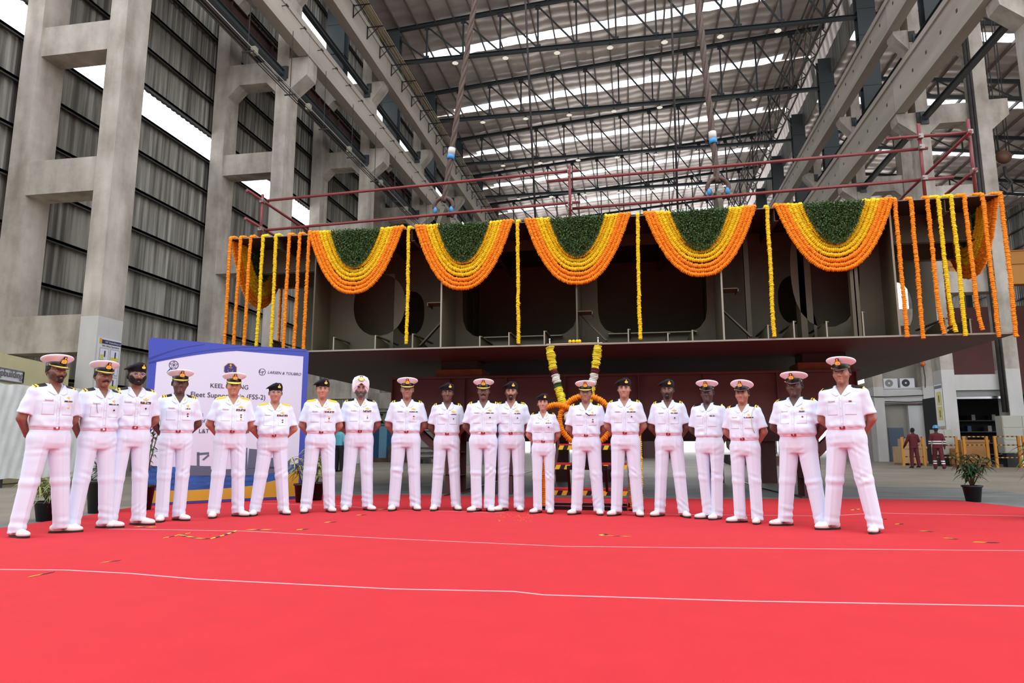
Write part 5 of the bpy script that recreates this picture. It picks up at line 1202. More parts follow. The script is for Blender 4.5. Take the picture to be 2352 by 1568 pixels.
mb=MB(); mb.tube([(cx+.21*math.cos(q),10.275,cz+.21*math.sin(q)) for q in [2*PI*j/30 for j in range(30)]],.02,6,closed=True); mb.ball((cx,10.27,cz),(.1,.015,.12)); mb.build('emblem_gold_relief',GOLD,pl)
mb=MB(); mb.bar((cx,10.34,.6),(cx,10.34,cz-.2),.05); mb.bar((cx-.3,10.34,.6),(cx+.3,10.34,.6),.06); mb.bar((cx-.28,10.34,.6),(cx-.28,10.5,.25),.04); mb.bar((cx+.28,10.34,.6),(cx+.28,10.5,.25),.04); mb.build('stand_frame',BLK,pl)
gobj('marigold_garland',[(cx+.39*math.sin(q),10.22,cz+.02+.36*math.cos(q)) for q in np.linspace(-PI,PI,50)],.04,.03,ORA,777,'orange marigold hoop around the dark emblem disc','hoop garland')
gobj('marigold_garland',[(cx-.62,10.2,cz+.2),(cx-.45,10.2,cz+.26),(cx-.3,10.19,cz+.22),(cx-.1,10.2,cz+.16)],.04,.03,ORA,778,'orange marigold drape reaching left above the emblem hoop','hoop garland')
gobj('marigold_garland',[(cx-.62,10.18,cz+.25),(cx-.63,10.18,cz+.1),(cx-.62,10.18,cz-.1)],.036,.03,YEL,779,'short yellow drape hanging at the left of the emblem hoop','hoop garland')
# ---- potted plants
POT=mat('black_plastic_pot',(28,28,30),.45); SOIL=mat('pot_soil',(60,44,32),.95); STM=mat('plant_stem',(96,82,52),.8)
LG={'dark':mat('leaf_dark_green',(44,78,40),.45,noise=(12,.35)),'var':mat('leaf_variegated',(150,164,96),.5,noise=(22,.5)),'mid':mat('leaf_bright_green',(74,128,44),.45,noise=(12,.35))}
def plant(x,y,h,kind,label,sd,potr=.15,poth=.28,spread=.35,nst=4,nl=26,ll=.24,lw=.03):
    R=np.random.RandomState(sd); r=thing('potted_plant',label,'plant',(x,y,0),group='potted plants along the carpet')
    zb=.012 if (-7<x<5.4 and y<12) else 0
    mb=MB(); mb.lathe([(potr*.72,zb),(potr*.95,zb+poth*.9),(potr*1.06,zb+poth*.9),(potr*1.08,zb+poth),(potr*.95,zb+poth),(potr*.92,zb+poth*.93)],(x,y,0),22); mb.build('pot',POT,r)
    mb=MB(); mb.lathe([(.001,zb+poth*.9),(potr*.93,zb+poth*.9)],(x,y,0),16,caps=False); mb.build('soil',SOIL,r)
    lf=MB(); lf.smooth=True
    for s in range(nst):
        a=R.uniform(0,6.3); q=R.uniform(.2,1)*spread*.6; hh=h*R.uniform(.55,1.)
        P_=[Vector((x,y,zb+poth*.85)),Vector((x+q*.4*math.cos(a),y+q*.4*math.sin(a),zb+poth+hh*.4)),Vector((x+q*math.cos(a),y+q*math.sin(a),zb+poth+hh*.92))]
        mb=MB(); mb.tube(P_,[.012,.009,.006],6); mb.build('stem',STM,r)
        for l in range(nl):
            t=R.uniform(.25,1.0)**.7; p=P_[0].lerp(P_[1],t*2) if t<.5 else P_[1].lerp(P_[2],t*2-1)
            th=R.uniform(0,6.3); el=R.uniform(.1,1.1)*(1 if t>.8 else .7); L=ll*R.uniform(.6,1.15); w=lw*R.uniform(.7,1.1); d=Vector((math.cos(th)*math.cos(el),math.sin(th)*math.cos(el),math.sin(el))); sd_=Vector((-math.sin(th),math.cos(th),0))
            vs=[];n=5
            for i in range(n+1):
                u=i/n; c_=p+d*L*u+Vector((0,0,-L*.75*u*u)); ww=w*math.sin(PI*min(1,.12+u*.88))*.5
                vs+= [c_-sd_*ww,c_+Vector((0,0,-ww*.4)),c_+sd_*ww]
            lf.add(vs,[q_ for i in range(n) for q_ in((3*i,3*i+1,3*i+4,3*i+3),(3*i+1,3*i+2,3*i+5,3*i+4))])
    o=lf.build('foliage',LG[kind],r); return r
plant(*G(108,1196),.4,'var','variegated plant in a black pot between the two leftmost officers, floor edge',1,.16,.24,spread=.5,nst=6,nl=26,ll=.3,lw=.022)
plant(-7.35,8.6,.35,'dark','low dark plant in a black tub behind the second and third officers',2,.2,.45,nl=20)
plant(-7.0,9.0,1.15,'dark','tall thin plant in a black pot at the left edge of the backdrop',3,.15,.36,spread=.3,nst=4,nl=16,ll=.22)
plant(*G(694,1155),.75,'var','leafy pale-edged plant in a black pot at the right foot of the backdrop',4,.14,.3,nst=4,nl=34,ll=.25,lw=.028)
plant(*G(725,1150),.55,'var','smaller pale-edged plant half behind the officer right of the backdrop',5,.14,.3,nst=3,nl=26,ll=.22)
plant(*G(2236,1152),.58,'dark','bushy green potted plant beyond the right carpet edge',6,.15,.27,spread=.6,nst=8,nl=24,ll=.24,lw=.035)
plant(5.2,9.75,.72,'mid','large bright green plant cut off by the right picture edge',7,.2,.4,spread=.5,nst=5,nl=30,ll=.4,lw=.04)
# ---- left background: sheeting, cabin, sign, poster
SHT=mat('white_plastic_sheet',(214,214,212),.5,noise=(1.5,.1),bump=(6,.6))
sy=lambda px,py: (onpl(px,py,1,14)[2]-.9)/14
zt=.9+sy(0,880)*13.1; SA=Vector(onpl(-45,880,1,12.6)[:2]); Y2=(zt-.9)/sy(180,893); S2=Vector(onpl(180,893,1,Y2)[:2]); S1=Vector(onpl(0,880,1,13.1)[:2]); dd=(S2-S1); SA=S1-dd*.35; SB=S1+dd*1.35; nn_=Vector((-dd.y,dd.x)).normalized()
mb=MB(); mb.smooth=True; n,m_=90,24; vs=[]
for i in range(n+1):
    for j in range(m_+1):
        p=SA+(SB-SA)*(i/n); t=i/n*6; z=.2+(zt-.2)*j/m_; o_=.008*math.sin(t*9+z*3)+.007*math.sin(t*17-z*6)+.006*math.sin(z*11+t*4)
        vs.append((p.x+nn_.x*o_,p.y+nn_.y*o_,z+(.012*math.sin(t*7) if j in(0,m_) else 0)))
mb.add(vs,[(i*(m_+1)+j,(i+1)*(m_+1)+j,(i+1)*(m_+1)+j+1,i*(m_+1)+j+1) for i in range(n) for j in range(m_)]); o=mb.build('plastic_sheet',SHT)
tag(o,'creased white plastic sheet screen behind the leftmost officers','screen')
r=thing('screen_rail','timber rails and feet holding the white plastic screen','frame',(S1.x,S1.y,0)); 
if nn_.y<0: nn_=-nn_
def sp(t,z,k=.08): p=SA+(SB-SA)*t+nn_*k; return (p.x,p.y,z)
for z in(.25,zt-.04): mb=MB(); mb.bar(sp(0,z),sp(1,z),.05); mb.build('rail',GIRT,r)
for t in(.02,.3,.55,.8,.98): mb=MB(); mb.bar(sp(t,0),sp(t,zt),.05); mb.build('upright',GIRT,r)
CRM=mat('cabin_cream',(206,196,150),.6,noise=(1.2,.1)); r=thing('site_cabin','cream yellow site cabin behind the white screen with a name sign','cabin',(-17,15,0))
z1c=.9+sy(0,810)*13.9; C1=Vector((*onpl(0,810,1,13.9)[:2],0)); Yq=(z1c-.9)/sy(160,845); C2=Vector((*onpl(160,845,1,Yq)[:2],0)); C0=C1-(C2-C1)*.3
mb=MB(); mb.prism([(C0.x,C0.y),(C2.x,C2.y),(-19.3,C2.y+.05),(-19.3,C0.y)],'z',.02,z1c); mb.build('cabin_shell',CRM,r)
d=(C2-C1).normalized(); nn=Vector((d.y,-d.x,0)); an=math.atan2(d.y,d.x)
p0=C0
sL=(C1-C0).length
def cab(s,z,off): v=p0+d*s+nn*off; return (v.x,v.y,z)
def cabpx(px,py):
    t=Vector(onpl(px,py,1,14)); o=Vector((0,0,.9)); dv=(t-o); k=(C1-o).dot(nn)/dv.dot(nn); q=o+dv*k; return ((q-C0).dot(d),q.z)
s1,z1=cabpx(52,854); s0_=.1; s2,z2=cabpx(50,880); z1,z2=z1+.0,z2
q=[cab(s0_,z2,.02),cab(s1,z2,.02),cab(s1,z1,.02),cab(s0_,z1,.02)]; mb=MB(); mb.add(q+[tuple(Vector(v)-nn*.03) for v in q],[(0,1,2,3),(7,6,5,4),(0,4,5,1),(1,5,6,2),(2,6,7,3),(3,7,4,0)]); sg=mb.build('sign_board',SIL,r)
for a_,b_ in(((s0_,z2),(s1,z2)),((s1,z2),(s1,z1)),((s1,z1),(s0_,z1))): mb=MB(); mb.bar(cab(a_[0],a_[1],.03),cab(b_[0],b_[1],.03),.025); mb.build('sign_border',BLK,r)
o=link_text('Shipbuilding',.25,'sign_text',PTX,r,tuple(Vector(cab(s1-.06,z2+.1,.045))-r.location),(PI/2,0,an),'RIGHT',.002,0)
r=thing('safety_poster','tall white safety poster with picture boxes on the nearest left column','poster',(-15.48,17.5,3))
y0,y1,zt,zb_=17.47,18.36,4.12,2.55
mb=MB(); mb.box(-15.495,-15.475,y0,y1,zb_,zt); mb.build('poster_sheet',SIL,r)
mb=MB(); mb.box(-15.474,-15.470,y0+.12,y1,zt-.17,zt-.05); mb.build('header_band',PNV,r); mb=MB(); mb.box(-15.474,-15.470,y0+.02,y0+.12,zt-.18,zt-.02); mb.build('header_corner',PGD,r)
PY=mat('poster_yellow',(214,206,60),.5); PG=mat('poster_outline',(120,130,120),.5)
for i in range(2):
    for j in range(3):
        a=y0+.06+i*.42; z=zt-.66-j*.42; mb=MB(); mb.box(-15.474,-15.471,a,a+.36,z,z+.36); mb.build('picture_box',PG,r); mb=MB(); mb.box(-15.472,-15.469,a+.015,a+.345,z+.015,z+.345); mb.build('picture_field',PWH,r)
        mb=MB(); mb.box(-15.470,-15.467,a+.03,a+.33,z+.03,z+.12) if (i+j)%2 else mb.box(-15.470,-15.467,a+.03,a+.16,z+.03,z+.16); mb.build('picture_ground',PY,r)
        mb=MB(); mb.ball((-15.467,a+.2,z+.26),(.002,.03,.03)); mb.bar((-15.467,a+.2,z+.1),(-15.467,a+.2,z+.24),.003,.05,up=(0,1,0)); mb.build('picture_figure',PTX,r)
link_text('L&T Shipbuilding Ltd',.075,'poster_text',SIL,r,(-15.468+15.48,.53,zt-.135-3),(PI/2,0,PI/2),'CENTER',.001)
link_text('Safe Lifting Operations',.075,'poster_text',PTX,r,(-15.468+15.48,.45,zt-.25-3),(PI/2,0,PI/2),'CENTER',.001)
# ---- left far equipment
BLU=mat('cabinet_blue',(30,72,104),.5); OLV=mat('machine_olive',(112,110,88),.6); RST=mat('rusty_stack',(84,60,46),.8,noise=(4,.4)); GRYM=mat('machine_grey',(128,130,124),.55)
def crate(name,label,cat,x0,x1,y0,y1,z1,m,parts=()):
    r=thing(name,label,cat,((x0+x1)/2,(y0+y1)/2,0)); mb=MB(); mb.box(x0,x1,y0,y1,.0,z1); mb.build('body',m,r)
    for nm,mm,b in parts: mb=MB(); mb.box(*b); mb.build(nm,mm,r)
    return r
crate('storage_cabinet','tall dark blue metal cabinet seen between the turbaned officer and his neighbour','cabinet',-16.6,-14.9,41,42,2.3,BLU,(('door',mat('cabinet_blue_light',(96,138,160),.5),(-15.7,-15.2,40.97,41,.1,2.2)),('door',BLU,(-16.5,-15.8,40.97,41,.1,2.2)),('base',RST,(-16.7,-14.8,40.8,41,0,.25))))
r=thing('pipe_rack','rack of horizontal grey cylinders above the blue cabinet','rack',(-15.5,42.5,0))
for i in range(3): mb=MB(); mb.tube([(-16.4+i*.75,42.1,2.75),(-16.4+i*.75,43.4,2.75)],.34,12); mb.build('cylinder',OLV,r)
mb=MB(); mb.box(-16.9,-14.4,42.0,43.5,2.25,2.4); mb.box(-16.9,-14.4,42,43.5,3.15,3.25); mb.bar((-16.8,42.1,0),(-16.8,42.1,3.2),.1); mb.bar((-14.5,42.1,0),(-14.5,42.1,3.2),.1); mb.build('rack_frame',GRYM,r)
crate('scrap_bin','rusty brown bin heaped beside the blue cabinet','bin',-14.9,-13.6,40.5,41.6,1.0,RST,(('scrap_heap',RST,(-14.6,-13.9,40.7,41.4,1.0,1.35)),))
crate('machine','olive green machine housing left of the slim black-beret officer','machine',-13.4,-12.9,41,42,2.4,OLV,(('panel',GRYM,(-13.35,-12.95,40.97,41,1.2,2.2)),))
r=thing('machine','grey cutting machine with slanted arm between two officers','machine',(-12,40,0)); mb=MB(); mb.box(-12.9,-10.8,40,41,.9,1.9); mb.box(-12.6,-12.0,39.9,40.9,1.9,2.6); mb.box(-12.8,-12.4,40.1,40.9,0,.9); mb.box(-11.3,-10.9,40.1,40.9,0,.9); mb.build('housing',GRYM,r); mb=MB(); mb.bar((-12.2,39.9,2.4),(-11.3,39.9,1.0),.12); mb.bar((-11.9,39.8,2.4),(-11.9,39.8,1.0),.08); mb.build('arm',OLV,r)
r=thing('steel_plate_stack','stack of steel plates and sections low on the floor behind the row','stack',(-10.5,38,0))
for i in range(6): mb=MB(); mb.box(-12.6+.1*i,-6.9-.15*i,37.4,39,.25+i*.14,.33+i*.14); mb.build('plate',GRYM if i%2 else RST,r)
for x in(-12,-10,-8): mb=MB(); mb.box(x,x+.3,37.4,39,0,.25); mb.build('timber_block',BLK,r)
crate('machine','low grey machine right of the moustached officer legs','machine',-9.0,-8.0,36,37,1.3,GRYM,(('top_box',OLV,(-8.8,-8.3,36.1,36.8,1.3,1.9)),))
# right of centre
r=thing('pressure_tank','olive upright tank on wheels between two right-hand officers','tank',(7.5,40,0)); mb=MB(); mb.lathe([(.3,.6),(.55,.9),(.6,1.5),(.55,2.6),(.3,2.9),(.05,3.0)],(5.6,40,0),18); mb.build('tank_shell',OLV,r); mb=MB(); mb.box(4.7,7.4,39.4,40.6,.35,.5); mb.build('chassis',GIRT,r)
for x in(5.0,7.0): mb=MB(); mb.tube([(x,39.3,.25),(x,39.5,.25)],.25,14); mb.build('wheel',BLK,r)
crate('timber_stack','brown timber stack on the floor right of the tank','stack',4.8,7.6,36.5,37.5,.45,RST)
r=thing('red_barrier','small red and white lattice barrier far behind the emblem hoop','barrier',(1.5,62,0))
for i in range(7): mb=MB(); mb.bar((-3.5+i*.9,62,0),(-3.5+i*.9,62,1.9),.08); mb.build('upright',mat('barrier_red',(190,60,50),.6),r)
for z in(.4,1.1,1.85): mb=MB(); mb.bar((-3.7,62,z),(2.3,62,z),.08); mb.build('rail',mat('barrier_red',(190,60,50),.6),r)
x0_,y0_=G(1384,1051)
r=thing('hull_section','dark maroon hull panel standing far behind the officers right of the steps','panel',(x0_+2,y0_,0)); mb=MB(); mb.box(x0_,x0_+6.3,y0_,y0_+.3,0,6); mb.build('panel_plate',SUP,r)
for k in range(6): mb=MB(); mb.box(x0_+.4+k*1.05,x0_+.5+k*1.05,y0_-.25,y0_,0,6); mb.build('stiffener',SUP,r)
# far ladder near the right
r=thing('step_ladder','brown mobile ladder in the background left of the farthest right officer','ladder',(17.5,62,0)); LD=mat('ladder_brown',(110,84,40),.6)
for x in(15.8,16.6): mb=MB(); mb.bar((x+.2,62,0),(x+1.2,62,4.2),.08); mb.bar((x-.3,63,0),(x+1.2,62.4,4.2),.08); mb.build('rail',LD,r)
for k in range(9): mb=MB(); mb.bar((16+.12*k,62,.45*k+.3),(16.8+.12*k,62,.45*k+.3),.06); mb.build('rung',LD,r)
# ---- right background
WP=mat('whitewash',(198,197,196),.8,noise=(.8,.08)); GRB=mat('beige_shutter',(150,144,134),.7,noise=(1,.1))
Yc=47.4; r=thing('office_annex','whitewashed infill wall with beige shutter panel between the background columns','building',(17,Yc,0))
mb=MB(); mb.box(15.9,18.2,Yc+.25,Yc+.4,3.65,4.62); mb.build('wall_panel',WP,r); mb=MB(); mb.box(15.9,18.2,Yc+.6,Yc+.75,0,3.6); mb.build('shutter_panel',GRB,r)
mb=MB(); mb.box(17.35,18.2,Yc+.3,Yc+.6,0,3.55); mb.build('side_panel',WP,r)
mb=MB(); mb.box(15.9,18.2,Yc+.2,Yc+1,4.62,4.7); mb.build('ledge',WP,r); mb=MB(); mb.box(15.9,18.2,Yc+.95,Yc+1,4.7,6.6); mb.build('rear_wall',GRB,r)
d_=mb=MB(); mb.box(16.15,17.05,Yc+.54,Yc+.6,0,2.15); dr=mb.build('door',mat('door_blue_grey',(84,94,112),.5),r); mb=MB(); mb.box(16.25,16.9,Yc+.53,Yc+.545,1.2,1.9); mb.build('door_window',GIRT,dr); mb=MB(); mb.box(16.9,16.95,Yc+.5,Yc+.54,.95,1.15); mb.build('door_handle',CHROME,dr)
for i,x in enumerate((16.0,17.0)):
    a=thing('air_conditioner','outdoor air conditioner unit on the ledge, %s of the two'%['left','right'][i],'air conditioner',(x+.45,Yc+.4,4.7),group='air conditioners on the ledge'); mb=MB(); mb.box(x,x+.85,Yc+.25,Yc+.55,4.7,5.3); mb.build('casing',SIL,a)
    mb=MB(); mb.tube([(x+.33,Yc+.24,5.0),(x+.33,Yc+.26,5.0)],.24,18); mb.build('fan_grille',GIRT if i else GRYM,a); mb=MB(); mb.tube([(x+.33,Yc+.225,5.0),(x+.33,Yc+.245,5.0)],.06,10); mb.build('fan_hub',SIL,a)
for z,a_,b_ in((3.95,13.8,18.2),(3.6,15.9,18.6)): mb=MB(); mb.tube([(a_,Yc-.05,z+.2),((a_+b_)/2,Yc-.05,z+.15),(b_,Yc-.05,z+.22)],.03,5); tag(mb.build('wall_cable',BLK),'black cable sagging across the whitewashed annex wall, %s one'%('upper' if z>3.8 else 'lower'),'cable')
mb=MB(); mb.box(15.4,15.55,48.45,57.35,0,5.2); tag(mb.build('side_wall_panel',GRB),'long beige partition wall running back beside the annex','panel')
# shutter box and dark workshop behind the nearest right frame
Yd=37.4; r=thing('roller_shutter','raised roller shutter box under the whitewashed beam','shutter',(17,Yd,3.4)); mb=MB(); mb.box(15.9,18.2,Yd+.2,Yd+.6,3.42,3.74); mb.build('shutter_box',GRYM,r); mb=MB(); mb.box(15.9,18.2,Yd+.3,Yd+.34,3.3,3.42); mb.build('shutter_bottom_bar',CHROME,r)
HUL2=mat('distant_hull_oxide',(104,54,52),.6,noise=(.6,.1)); r=thing('hull_block','plain dark red hull block standing in the right side bay','ship block',(24,54,0)); mb=MB(); mb.box(19.6,42,54,62,1.2,11); mb.build('block_side',HUL2,r)
for x in(21,26,31,36): mb=MB(); mb.box(x,x+.6,54.3,55,0,1.2); mb.build('support_block',GIRT,r)
r=thing('workshop_enclosure','dark workshop interior with shelving behind the open shutter','building',(17,39,0)); mb=MB(); mb.box(15.95,22,41.6,41.7,0,3.5); mb.build('rear_panel',mat('interior_shade_black',(22,22,24),.9),r)  # near-black panel colour stands in for the shade inside the opening
for x_ in(21.9,15.9): mb=MB(); mb.box(x_,x_+.06,38.5,41.6,0,3.5); mb.build('side_panel',mat('interior_shade_black',(22,22,24),.9),r)
mb=MB(); mb.box(15.95,22,38.5,41.7,3.5,3.56); mb.build('canopy',mat('interior_shade_black',(22,22,24),.9),r)
for z in(.5,1.1,1.7,2.3): mb=MB(); mb.box(16.2,20,41.0,41.5,z,z+.05); mb.build('shelf',GIRT,r)
for i in range(14): mb=MB(); x=16.3+.25*i; mb.box(x,x+.18,41.0,41.4,.55+.6*(i%4),.85+.6*(i%4)); mb.build('stored_part',GRYM if i%3 else BLU,r)
# panel boards, crates, barriers
def cabinet(x0,x1,y,z0,z1,label,rows,cols):
    r=thing('control_cabinet',label,'cabinet',((x0+x1)/2,y,0),group='grey electrical cabinets'); mb=MB(); mb.box(x0,x1,y,y+.6,z0,z1); mb.build('casing',mat('cabinet_pale',(172,170,158),.5),r)
    for i in range(cols):
        for j in range(rows):
            a=x0+(x1-x0)*i/cols+.03; b=x0+(x1-x0)*(i+1)/cols-.03; c=z0+(z1-z0)*j/rows+.03; e=z0+(z1-z0)*(j+1)/rows-.03
            mb=MB(); mb.box(a,b,y-.02,y,c,e); d=mb.build('door',mat('cabinet_pale',(172,170,158),.5),r); mb=MB(); mb.box((a+b)/2-.05,(a+b)/2+.05,y-.035,y-.02,(c+e)/2,(c+e)/2+.06); mb.ball((b-.08,y-.03,(c+e)/2),.03,8,5); mb.build('meter',GIRT,d)
    return r
cabinet(16.75,19.2,35.2,.65,2.35,'large grey electrical cabinet at the right picture edge',3,3); cabinet(14.35,15.1,36.4,.55,1.75,'small grey electrical cabinet beside the orange barrier',3,2)
crate('cabinet_stand','dark steel stand under the large electrical cabinet','stand',16.85,19.1,35.3,35.7,.63,BLK,(('white_box',SIL,(17.4,18.3,35.2,35.3,.05,.55)),)); crate('cabinet_stand','dark steel stand under the small electrical cabinet','stand',14.45,15.0,36.5,36.9,.53,BLK,(('foot',GIRT,(14.4,15.05,36.4,36.45,0,.05)),))
WDN=mat('crate_plywood',(196,160,112),.7,noise=(2.5,.15)); WD2=mat('crate_plywood_dark',(160,112,62),.7,noise=(2.5,.2))
def wcrate(x0,x1,y0,y1,z0,z1,m,label):
    r=thing('wooden_crate',label,'crate',((x0+x1)/2,(y0+y1)/2,0),group='plywood crates at the right'); mb=MB(); mb.box(x0,x1,y0,y1,z0+.1,z1); mb.build('box_panels',m,r)
    for z in(z0+.16,z1-.06): mb=MB(); mb.box(x0-.02,x1+.02,y0-.03,y0,z-.06,z+.06); mb.build('batten',m,r)
    for i in range(4): x=x0+(x1-x0)*(i+.1)/4; mb=MB(); mb.box(x,x+.12,y0-.02,y1,z0,z0+.1); mb.build('skid',WD2,r)
wcrate(13.4,14.6,38.2,39.4,0,.95,WDN,'pale plywood crate left of the two workers'); wcrate(14.1,15.0,39.6,40.6,0,1.35,WDN,'tall pale plywood crate behind the left worker'); wcrate(14.9,15.9,36.2,37.1,0,.85,WD2,'low brown crate between the two workers'); wcrate(15.1,16.2,36.6,37.3,.9,1.7,WD2,'brown crate stacked on the low crate between the workers') if False else None
wcrate(15.1,16.3,35.6,36.2,0,1.25,WD2,'brown crate behind the orange barrier') 
for i,(x,y) in enumerate(((12.9,36.6),(13.7,35.0),(14.8,34.6),(15.9,34.2),(16.9,33.9))):
    r=thing('safety_barrier','orange tubular barrier section with hazard striped rails, %s from the left'%ordn[i],'barrier',(x,y,0),group='orange barriers'); x2=x+.95
    for xx in(x,x2): mb=MB(); mb.box(xx-.05,xx+.05,y-.05,y+.05,0,1.4); mb.build('post',ORG,r)
    for z in(.45,1.0,1.38):
        mb=MB()
        for q in range(10): mb.mi=q%2; mb.box(x+(x2-x)*q/10,x+(x2-x)*(q+1)/10,y-.025,y+.025,z-.025,z+.025)
        mb.build('rail',[ORG,HB],r)
for (yy,zz,h,m,l) in((37.55,2.6,1.0,PY,'yellow'),):
    r=thing('safety_poster','yellow pictogram safety poster on the nearest right column','poster',(15.28,37.8,3)); mb=MB(); mb.box(15.27,15.298,37.5,38.3,1.95,4.05); mb.build('poster_sheet',SIL,r)
    for z in(2.25,3.0): mb=MB(); mb.box(15.262,15.27,37.65,38.15,z,z+.68); mb.build('picture_panel',PY,r); mb=MB(); mb.box(15.258,15.262,37.85,37.95,z+.15,z+.5); mb.build('pictogram',PTX,r)
    mb=MB(); mb.box(15.262,15.27,37.5,38.3,3.85,4.0); mb.build('header_band',PNV,r)
    mb=MB(); mb.box(15.27,15.298,37.7,38.0,1.35,1.85); tag(mb.build('fire_sign',mat('sign_red',(200,70,60),.5)),'small red fire sign below the yellow poster','sign')
r=thing('beacon_light','orange warning beacon on a thin conduit under the hull block at right','lamp',(17.2,45,0)); q=onpl(2120,836,1,47.2); mb=MB(); mb.ball(q,.14); mb.build('beacon_dome',mat('beacon_orange',(240,110,20),.3),r); mb=MB(); mb.tube([q,(q[0]+.05,q[1],q[2]-.9),(q[0],q[1],q[2]-1.5)],.03,5); mb.build('conduit',GIRT,r)
# vertical pipes on the right frame
for x,w in((17.9,.09),(18.05,.06)): mb=MB(); mb.tube([(x,37.3,2.6),(x,37.3,23)],w,8); tag(mb.build('down_pipe',GIRT),'dark vertical pipe on the nearest right frame, %s'%('thick one' if w>.07 else 'thin one'),'pipe')
# electric cables on the floor
for pts,l in(([(1020,1140),(1100,1118),(1230,1080),(1260,1075)],'black cable trailing on the floor behind the moustached officer'),([(1680,1098),(1740,1120),(1800,1135),(1815,1133)],'black cable trailing on the floor behind the stout officer')):
    mb=MB(); mb.tube([(*G(*p),.015) for p in pts],.012,6); tag(mb.build('floor_cable',BLK),l,'cable')
# ================================================================== background people
def worker(loc,rz,label,suit,skin,helmet=None,hair=True,pose=0,pants=None,scale=1.,stripes=True,cat='person'):
    r=thing('person',label,cat,loc,rz); r.scale=(scale,)*3
    h=.013; X=seg((-.42,.42,h)); Y=seg((-.34,.34,h)); F=Fld(X,Y,seg((.0,1.8,h)))
    sw=.12*pose
    arms=[((.19,0,1.4),(.25,.03-sw*.5,1.15),(.24,-.06-sw,.92)),((-.19,0,1.4),(-.25,.03+sw*.5,1.15),(-.24,-.06+sw,.92))]
    if pose==2: arms[1]=((-.19,0,1.4),(-.27,-.02,1.17),(-.2,-.26,1.12)); sw=.04
    legs=[((.09,0,.9),(.11,-sw*.9,.5),(.12,-sw*.6,.08)),((-.09,0,.9),(-.11,sw*.9,.5),(-.12,sw*2.2,.1))]
    F.ell((0,.01,1.29),(.15,.09,.2),.0); F.cone((-.14,.01,1.41),(.14,.01,1.41),.05,.05,.03)
    for a in arms:
        F.cone(a[0],a[1],.045,.038,.02); F.cone(a[1],a[2],.038,.026,.01); d=np.array(a[2])-np.array(a[1]); d/=np.linalg.norm(d); p=np.array(a[2]); F.ell(tuple(p+d*.05),(.03,.035,.045),.01)
        for q in range(4): b=p+d*.07+np.array([(q-1.5)*.006,(q-1.5)*.018,0]); F.cone(tuple(b),tuple(b+d*.07+np.array([0,-.01,0])),.009,.007,.004)
        b=p+d*.03; F.cone(tuple(b),tuple(b+np.array([0,-.045,-.03])),.011,.009,.004)
    for a in legs: F.cone(a[0],a[1],.07,.05,.02); F.cone(a[1],a[2],.048,.034,.01)
    head_field(F); v,f=F.mesh(1); npmesh('body',v,f,skinmat(skin,900+hash(label)%7 if 0 else 900)[0] if False else mat('worker_skin_%s'%str(skin),skin,.6),r)
    def tor(F2,z0):
        F2.f=torso_sd(F2,[(z0,.17,.115,0),(1.07,.175,.12,0),(1.3,.185,.12,0),(1.39,.18,.105,.01),(1.43,.155,.085,.013),(1.47,.1,.07,.02),(1.5,.065,.065,.02)]); F2.cone((-.15,.012,1.41),(.15,.012,1.41),.056,.056,.03)
        for a in arms:
            e=np.array(a[1])+(np.array(a[2])-np.array(a[1]))*.95; F2.cone(a[0],a[1],.062,.056,.02); F2.cone(a[1],tuple(e),.056,.045,.01)
        F2.cone((0,.018,1.46),(0,.008,1.6),.058,.058,.004,op='s')
    def leg(F2):
        L=Fld(F2.xs,F2.ys,F2.zs)
        for a in legs: L.cone(a[0],a[1],.1,.078,.0); L.cone(a[1],a[2],.078,.07,.02)
        F2.f=smin(F2.f,L.f,.02); F2.f=np.maximum(F2.f,.07-F2.Z)
    hh=.013; F1=Fld(seg((-.42,.42,hh)),seg((-.4,.4,hh)),seg((.03,1.56,hh)))
    SM=mat('fabric_%s'%str(suit),suit,.8); REF=mat('reflective_band',(232,236,238),.3)
    if pants is None:
        tor(F1,.86); leg(F1); v,f=F1.mesh(1); z=v[f].mean(1)[:,2]; x=np.abs(v[f].mean(1)[:,0]); mi=np.zeros(len(f),int)
        if stripes: mi=((np.abs(z-.34)<.022)|(np.abs(z-.25)<.022)|((np.abs(z-1.14)<.02)&(x<.32))|((np.abs(z-1.06)<.02)&(x<.32))).astype(int)
        v=wrinkle(v,normals(v,f),5,.004,'t'); npmesh('coverall',v,f,[SM,REF],r,mi)
    else:
        tor(F1,.98); v,f=F1.mesh(1); npmesh('shirt',v,f,SM,r); F3=Fld(F1.xs,F1.ys,F1.zs); F3.f=torso_sd(F3,[(.84,.16,.1,0),(.93,.175,.115,0),(1.04,.165,.11,0)]); leg(F3); v,f=F3.mesh(1); npmesh('trousers',v,f,mat('fabric_%s'%str(pants),pants,.8),r)
    if hair: hv,hf=T['hair']; npmesh('hair',hv,hf,mat('hair_black',(18,15,14),.8),r)
    if helmet: mb=MB(); mb.lathe([(.125,1.685),(.108,1.69),(.107,1.73),(.09,1.78),(.05,1.81),(.004,1.82)],(0,.01,0),24,1,1.15); mb.build('safety_helmet',mat('helmet_blue',helmet,.3),r,True)
    for a in legs: 
        v,f=T['shoe']; w=v+np.array([a[2][0],a[2][1]-.01,a[2][2]-.08]); npmesh('boot',w,f,BLK,r)
    return r
worker((*G(2103,1075),0),math.radians(195),'worker in plain dark red coverall walking away beside the pale crates',(92,22,30),(60,42,36),pose=2,stripes=False)
worker((*G(2158,1078),0),math.radians(170),'worker in dark red coverall with white bands and blue helmet',(92,22,30),(50,36,30),helmet=(60,150,210),hair=False,pose=1)
x,y=G(1776,1050); worker((x,y,0),math.radians(20),'distant worker in dark navy coverall standing near the bright doorway',(34,40,62),(60,42,36),pose=0,stripes=False)
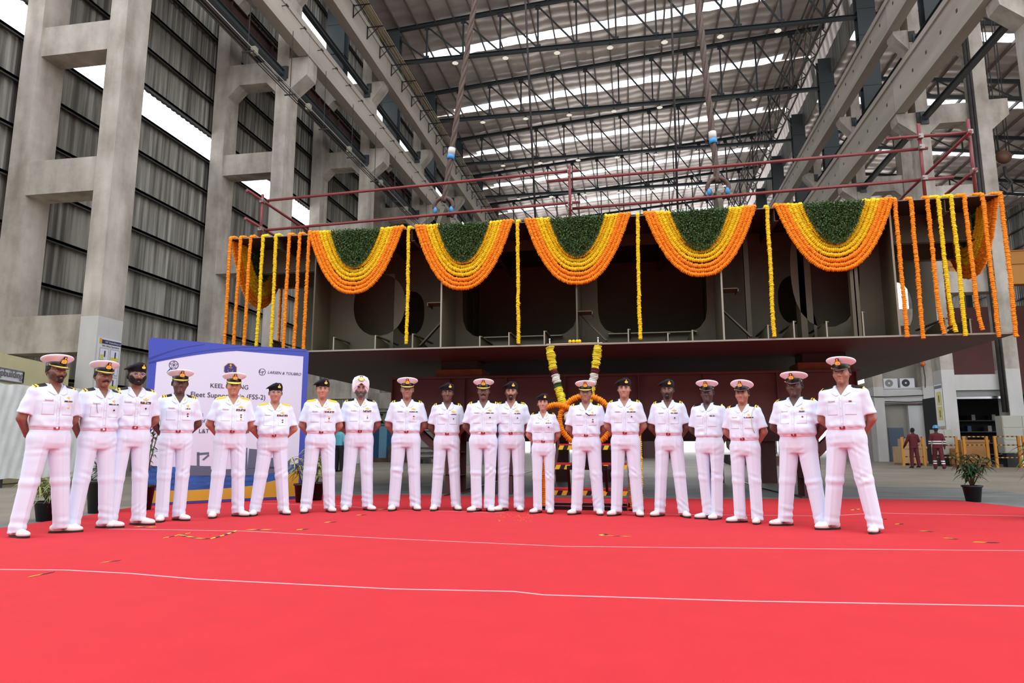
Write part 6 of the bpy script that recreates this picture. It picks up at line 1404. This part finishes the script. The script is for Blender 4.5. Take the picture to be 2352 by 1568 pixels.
x,y=G(1757,1052); worker((x,y,0),math.radians(60),'distant dark-clothed worker half hidden behind an officer elbow',(30,36,56),(60,42,36),pose=1,stripes=False)
x,y=G(778,1084); worker((x,y,0),math.radians(160),'person in turquoise shirt and black trousers behind the turbaned officer',(104,186,204),(90,64,52),pants=(22,22,28),pose=0,scale=.98)
# ================================================================== daylight
BACK=mat('light_blocker_grey',(150,146,140),.8,noise=(.4,.1))
mb=MB(); mb.box(-40,44,-15.6,-15,0,13); tag(mb.build('light_block_wall',BACK),'plain unseen wall added behind the photographer to block low light','wall',kind='structure')  # added wall out of view, keeps low daylight off the scene
w=bpy.data.worlds.new('sky'); SC.world=w; w.use_nodes=True; N=w.node_tree.nodes; L=w.node_tree.links; bg=N['Background']
tc=N.new('ShaderNodeTexCoord'); sp=N.new('ShaderNodeSeparateXYZ'); L.new(tc.outputs['Generated'],sp.inputs[0]); cr=N.new('ShaderNodeValToRGB'); mr=N.new('ShaderNodeMapRange'); mr.inputs[1].default_value=-.1; mr.inputs[2].default_value=.6
cr.color_ramp.elements[0].color=(.93,.95,1,1); cr.color_ramp.elements[1].color=(.88,.94,1,1); L.new(sp.outputs['Z'],mr.inputs[0]); L.new(mr.outputs[0],cr.inputs[0]); L.new(cr.outputs[0],bg.inputs[0]); bg.inputs[1].default_value=1.75
vs=SC.view_settings; vs.view_transform='Standard'; vs.look='None'; vs.gamma=1; vs.use_curve_mapping=False; vs.exposure=.70
cy=SC.cycles; cy.use_denoising=True; cy.max_bounces=8; cy.diffuse_bounces=5; cy.transparent_max_bounces=12; cy.sample_clamp_indirect=4
try: cy.denoiser='OPENIMAGEDENOISE'; cy.denoising_input_passes='RGB_ALBEDO_NORMAL'
except Exception: pass

# lettering as plain meshes
dg=bpy.context.evaluated_depsgraph_get()
for o in [o for o in bpy.data.objects if o.type=='FONT']:
    me=bpy.data.meshes.new_from_object(o.evaluated_get(dg)); q=bpy.data.objects.new('lettering',me); COL.objects.link(q); q.parent=o.parent; q.location=o.location; q.rotation_euler=o.rotation_euler
    nm=o.name; bpy.data.objects.remove(o); q.name=nm
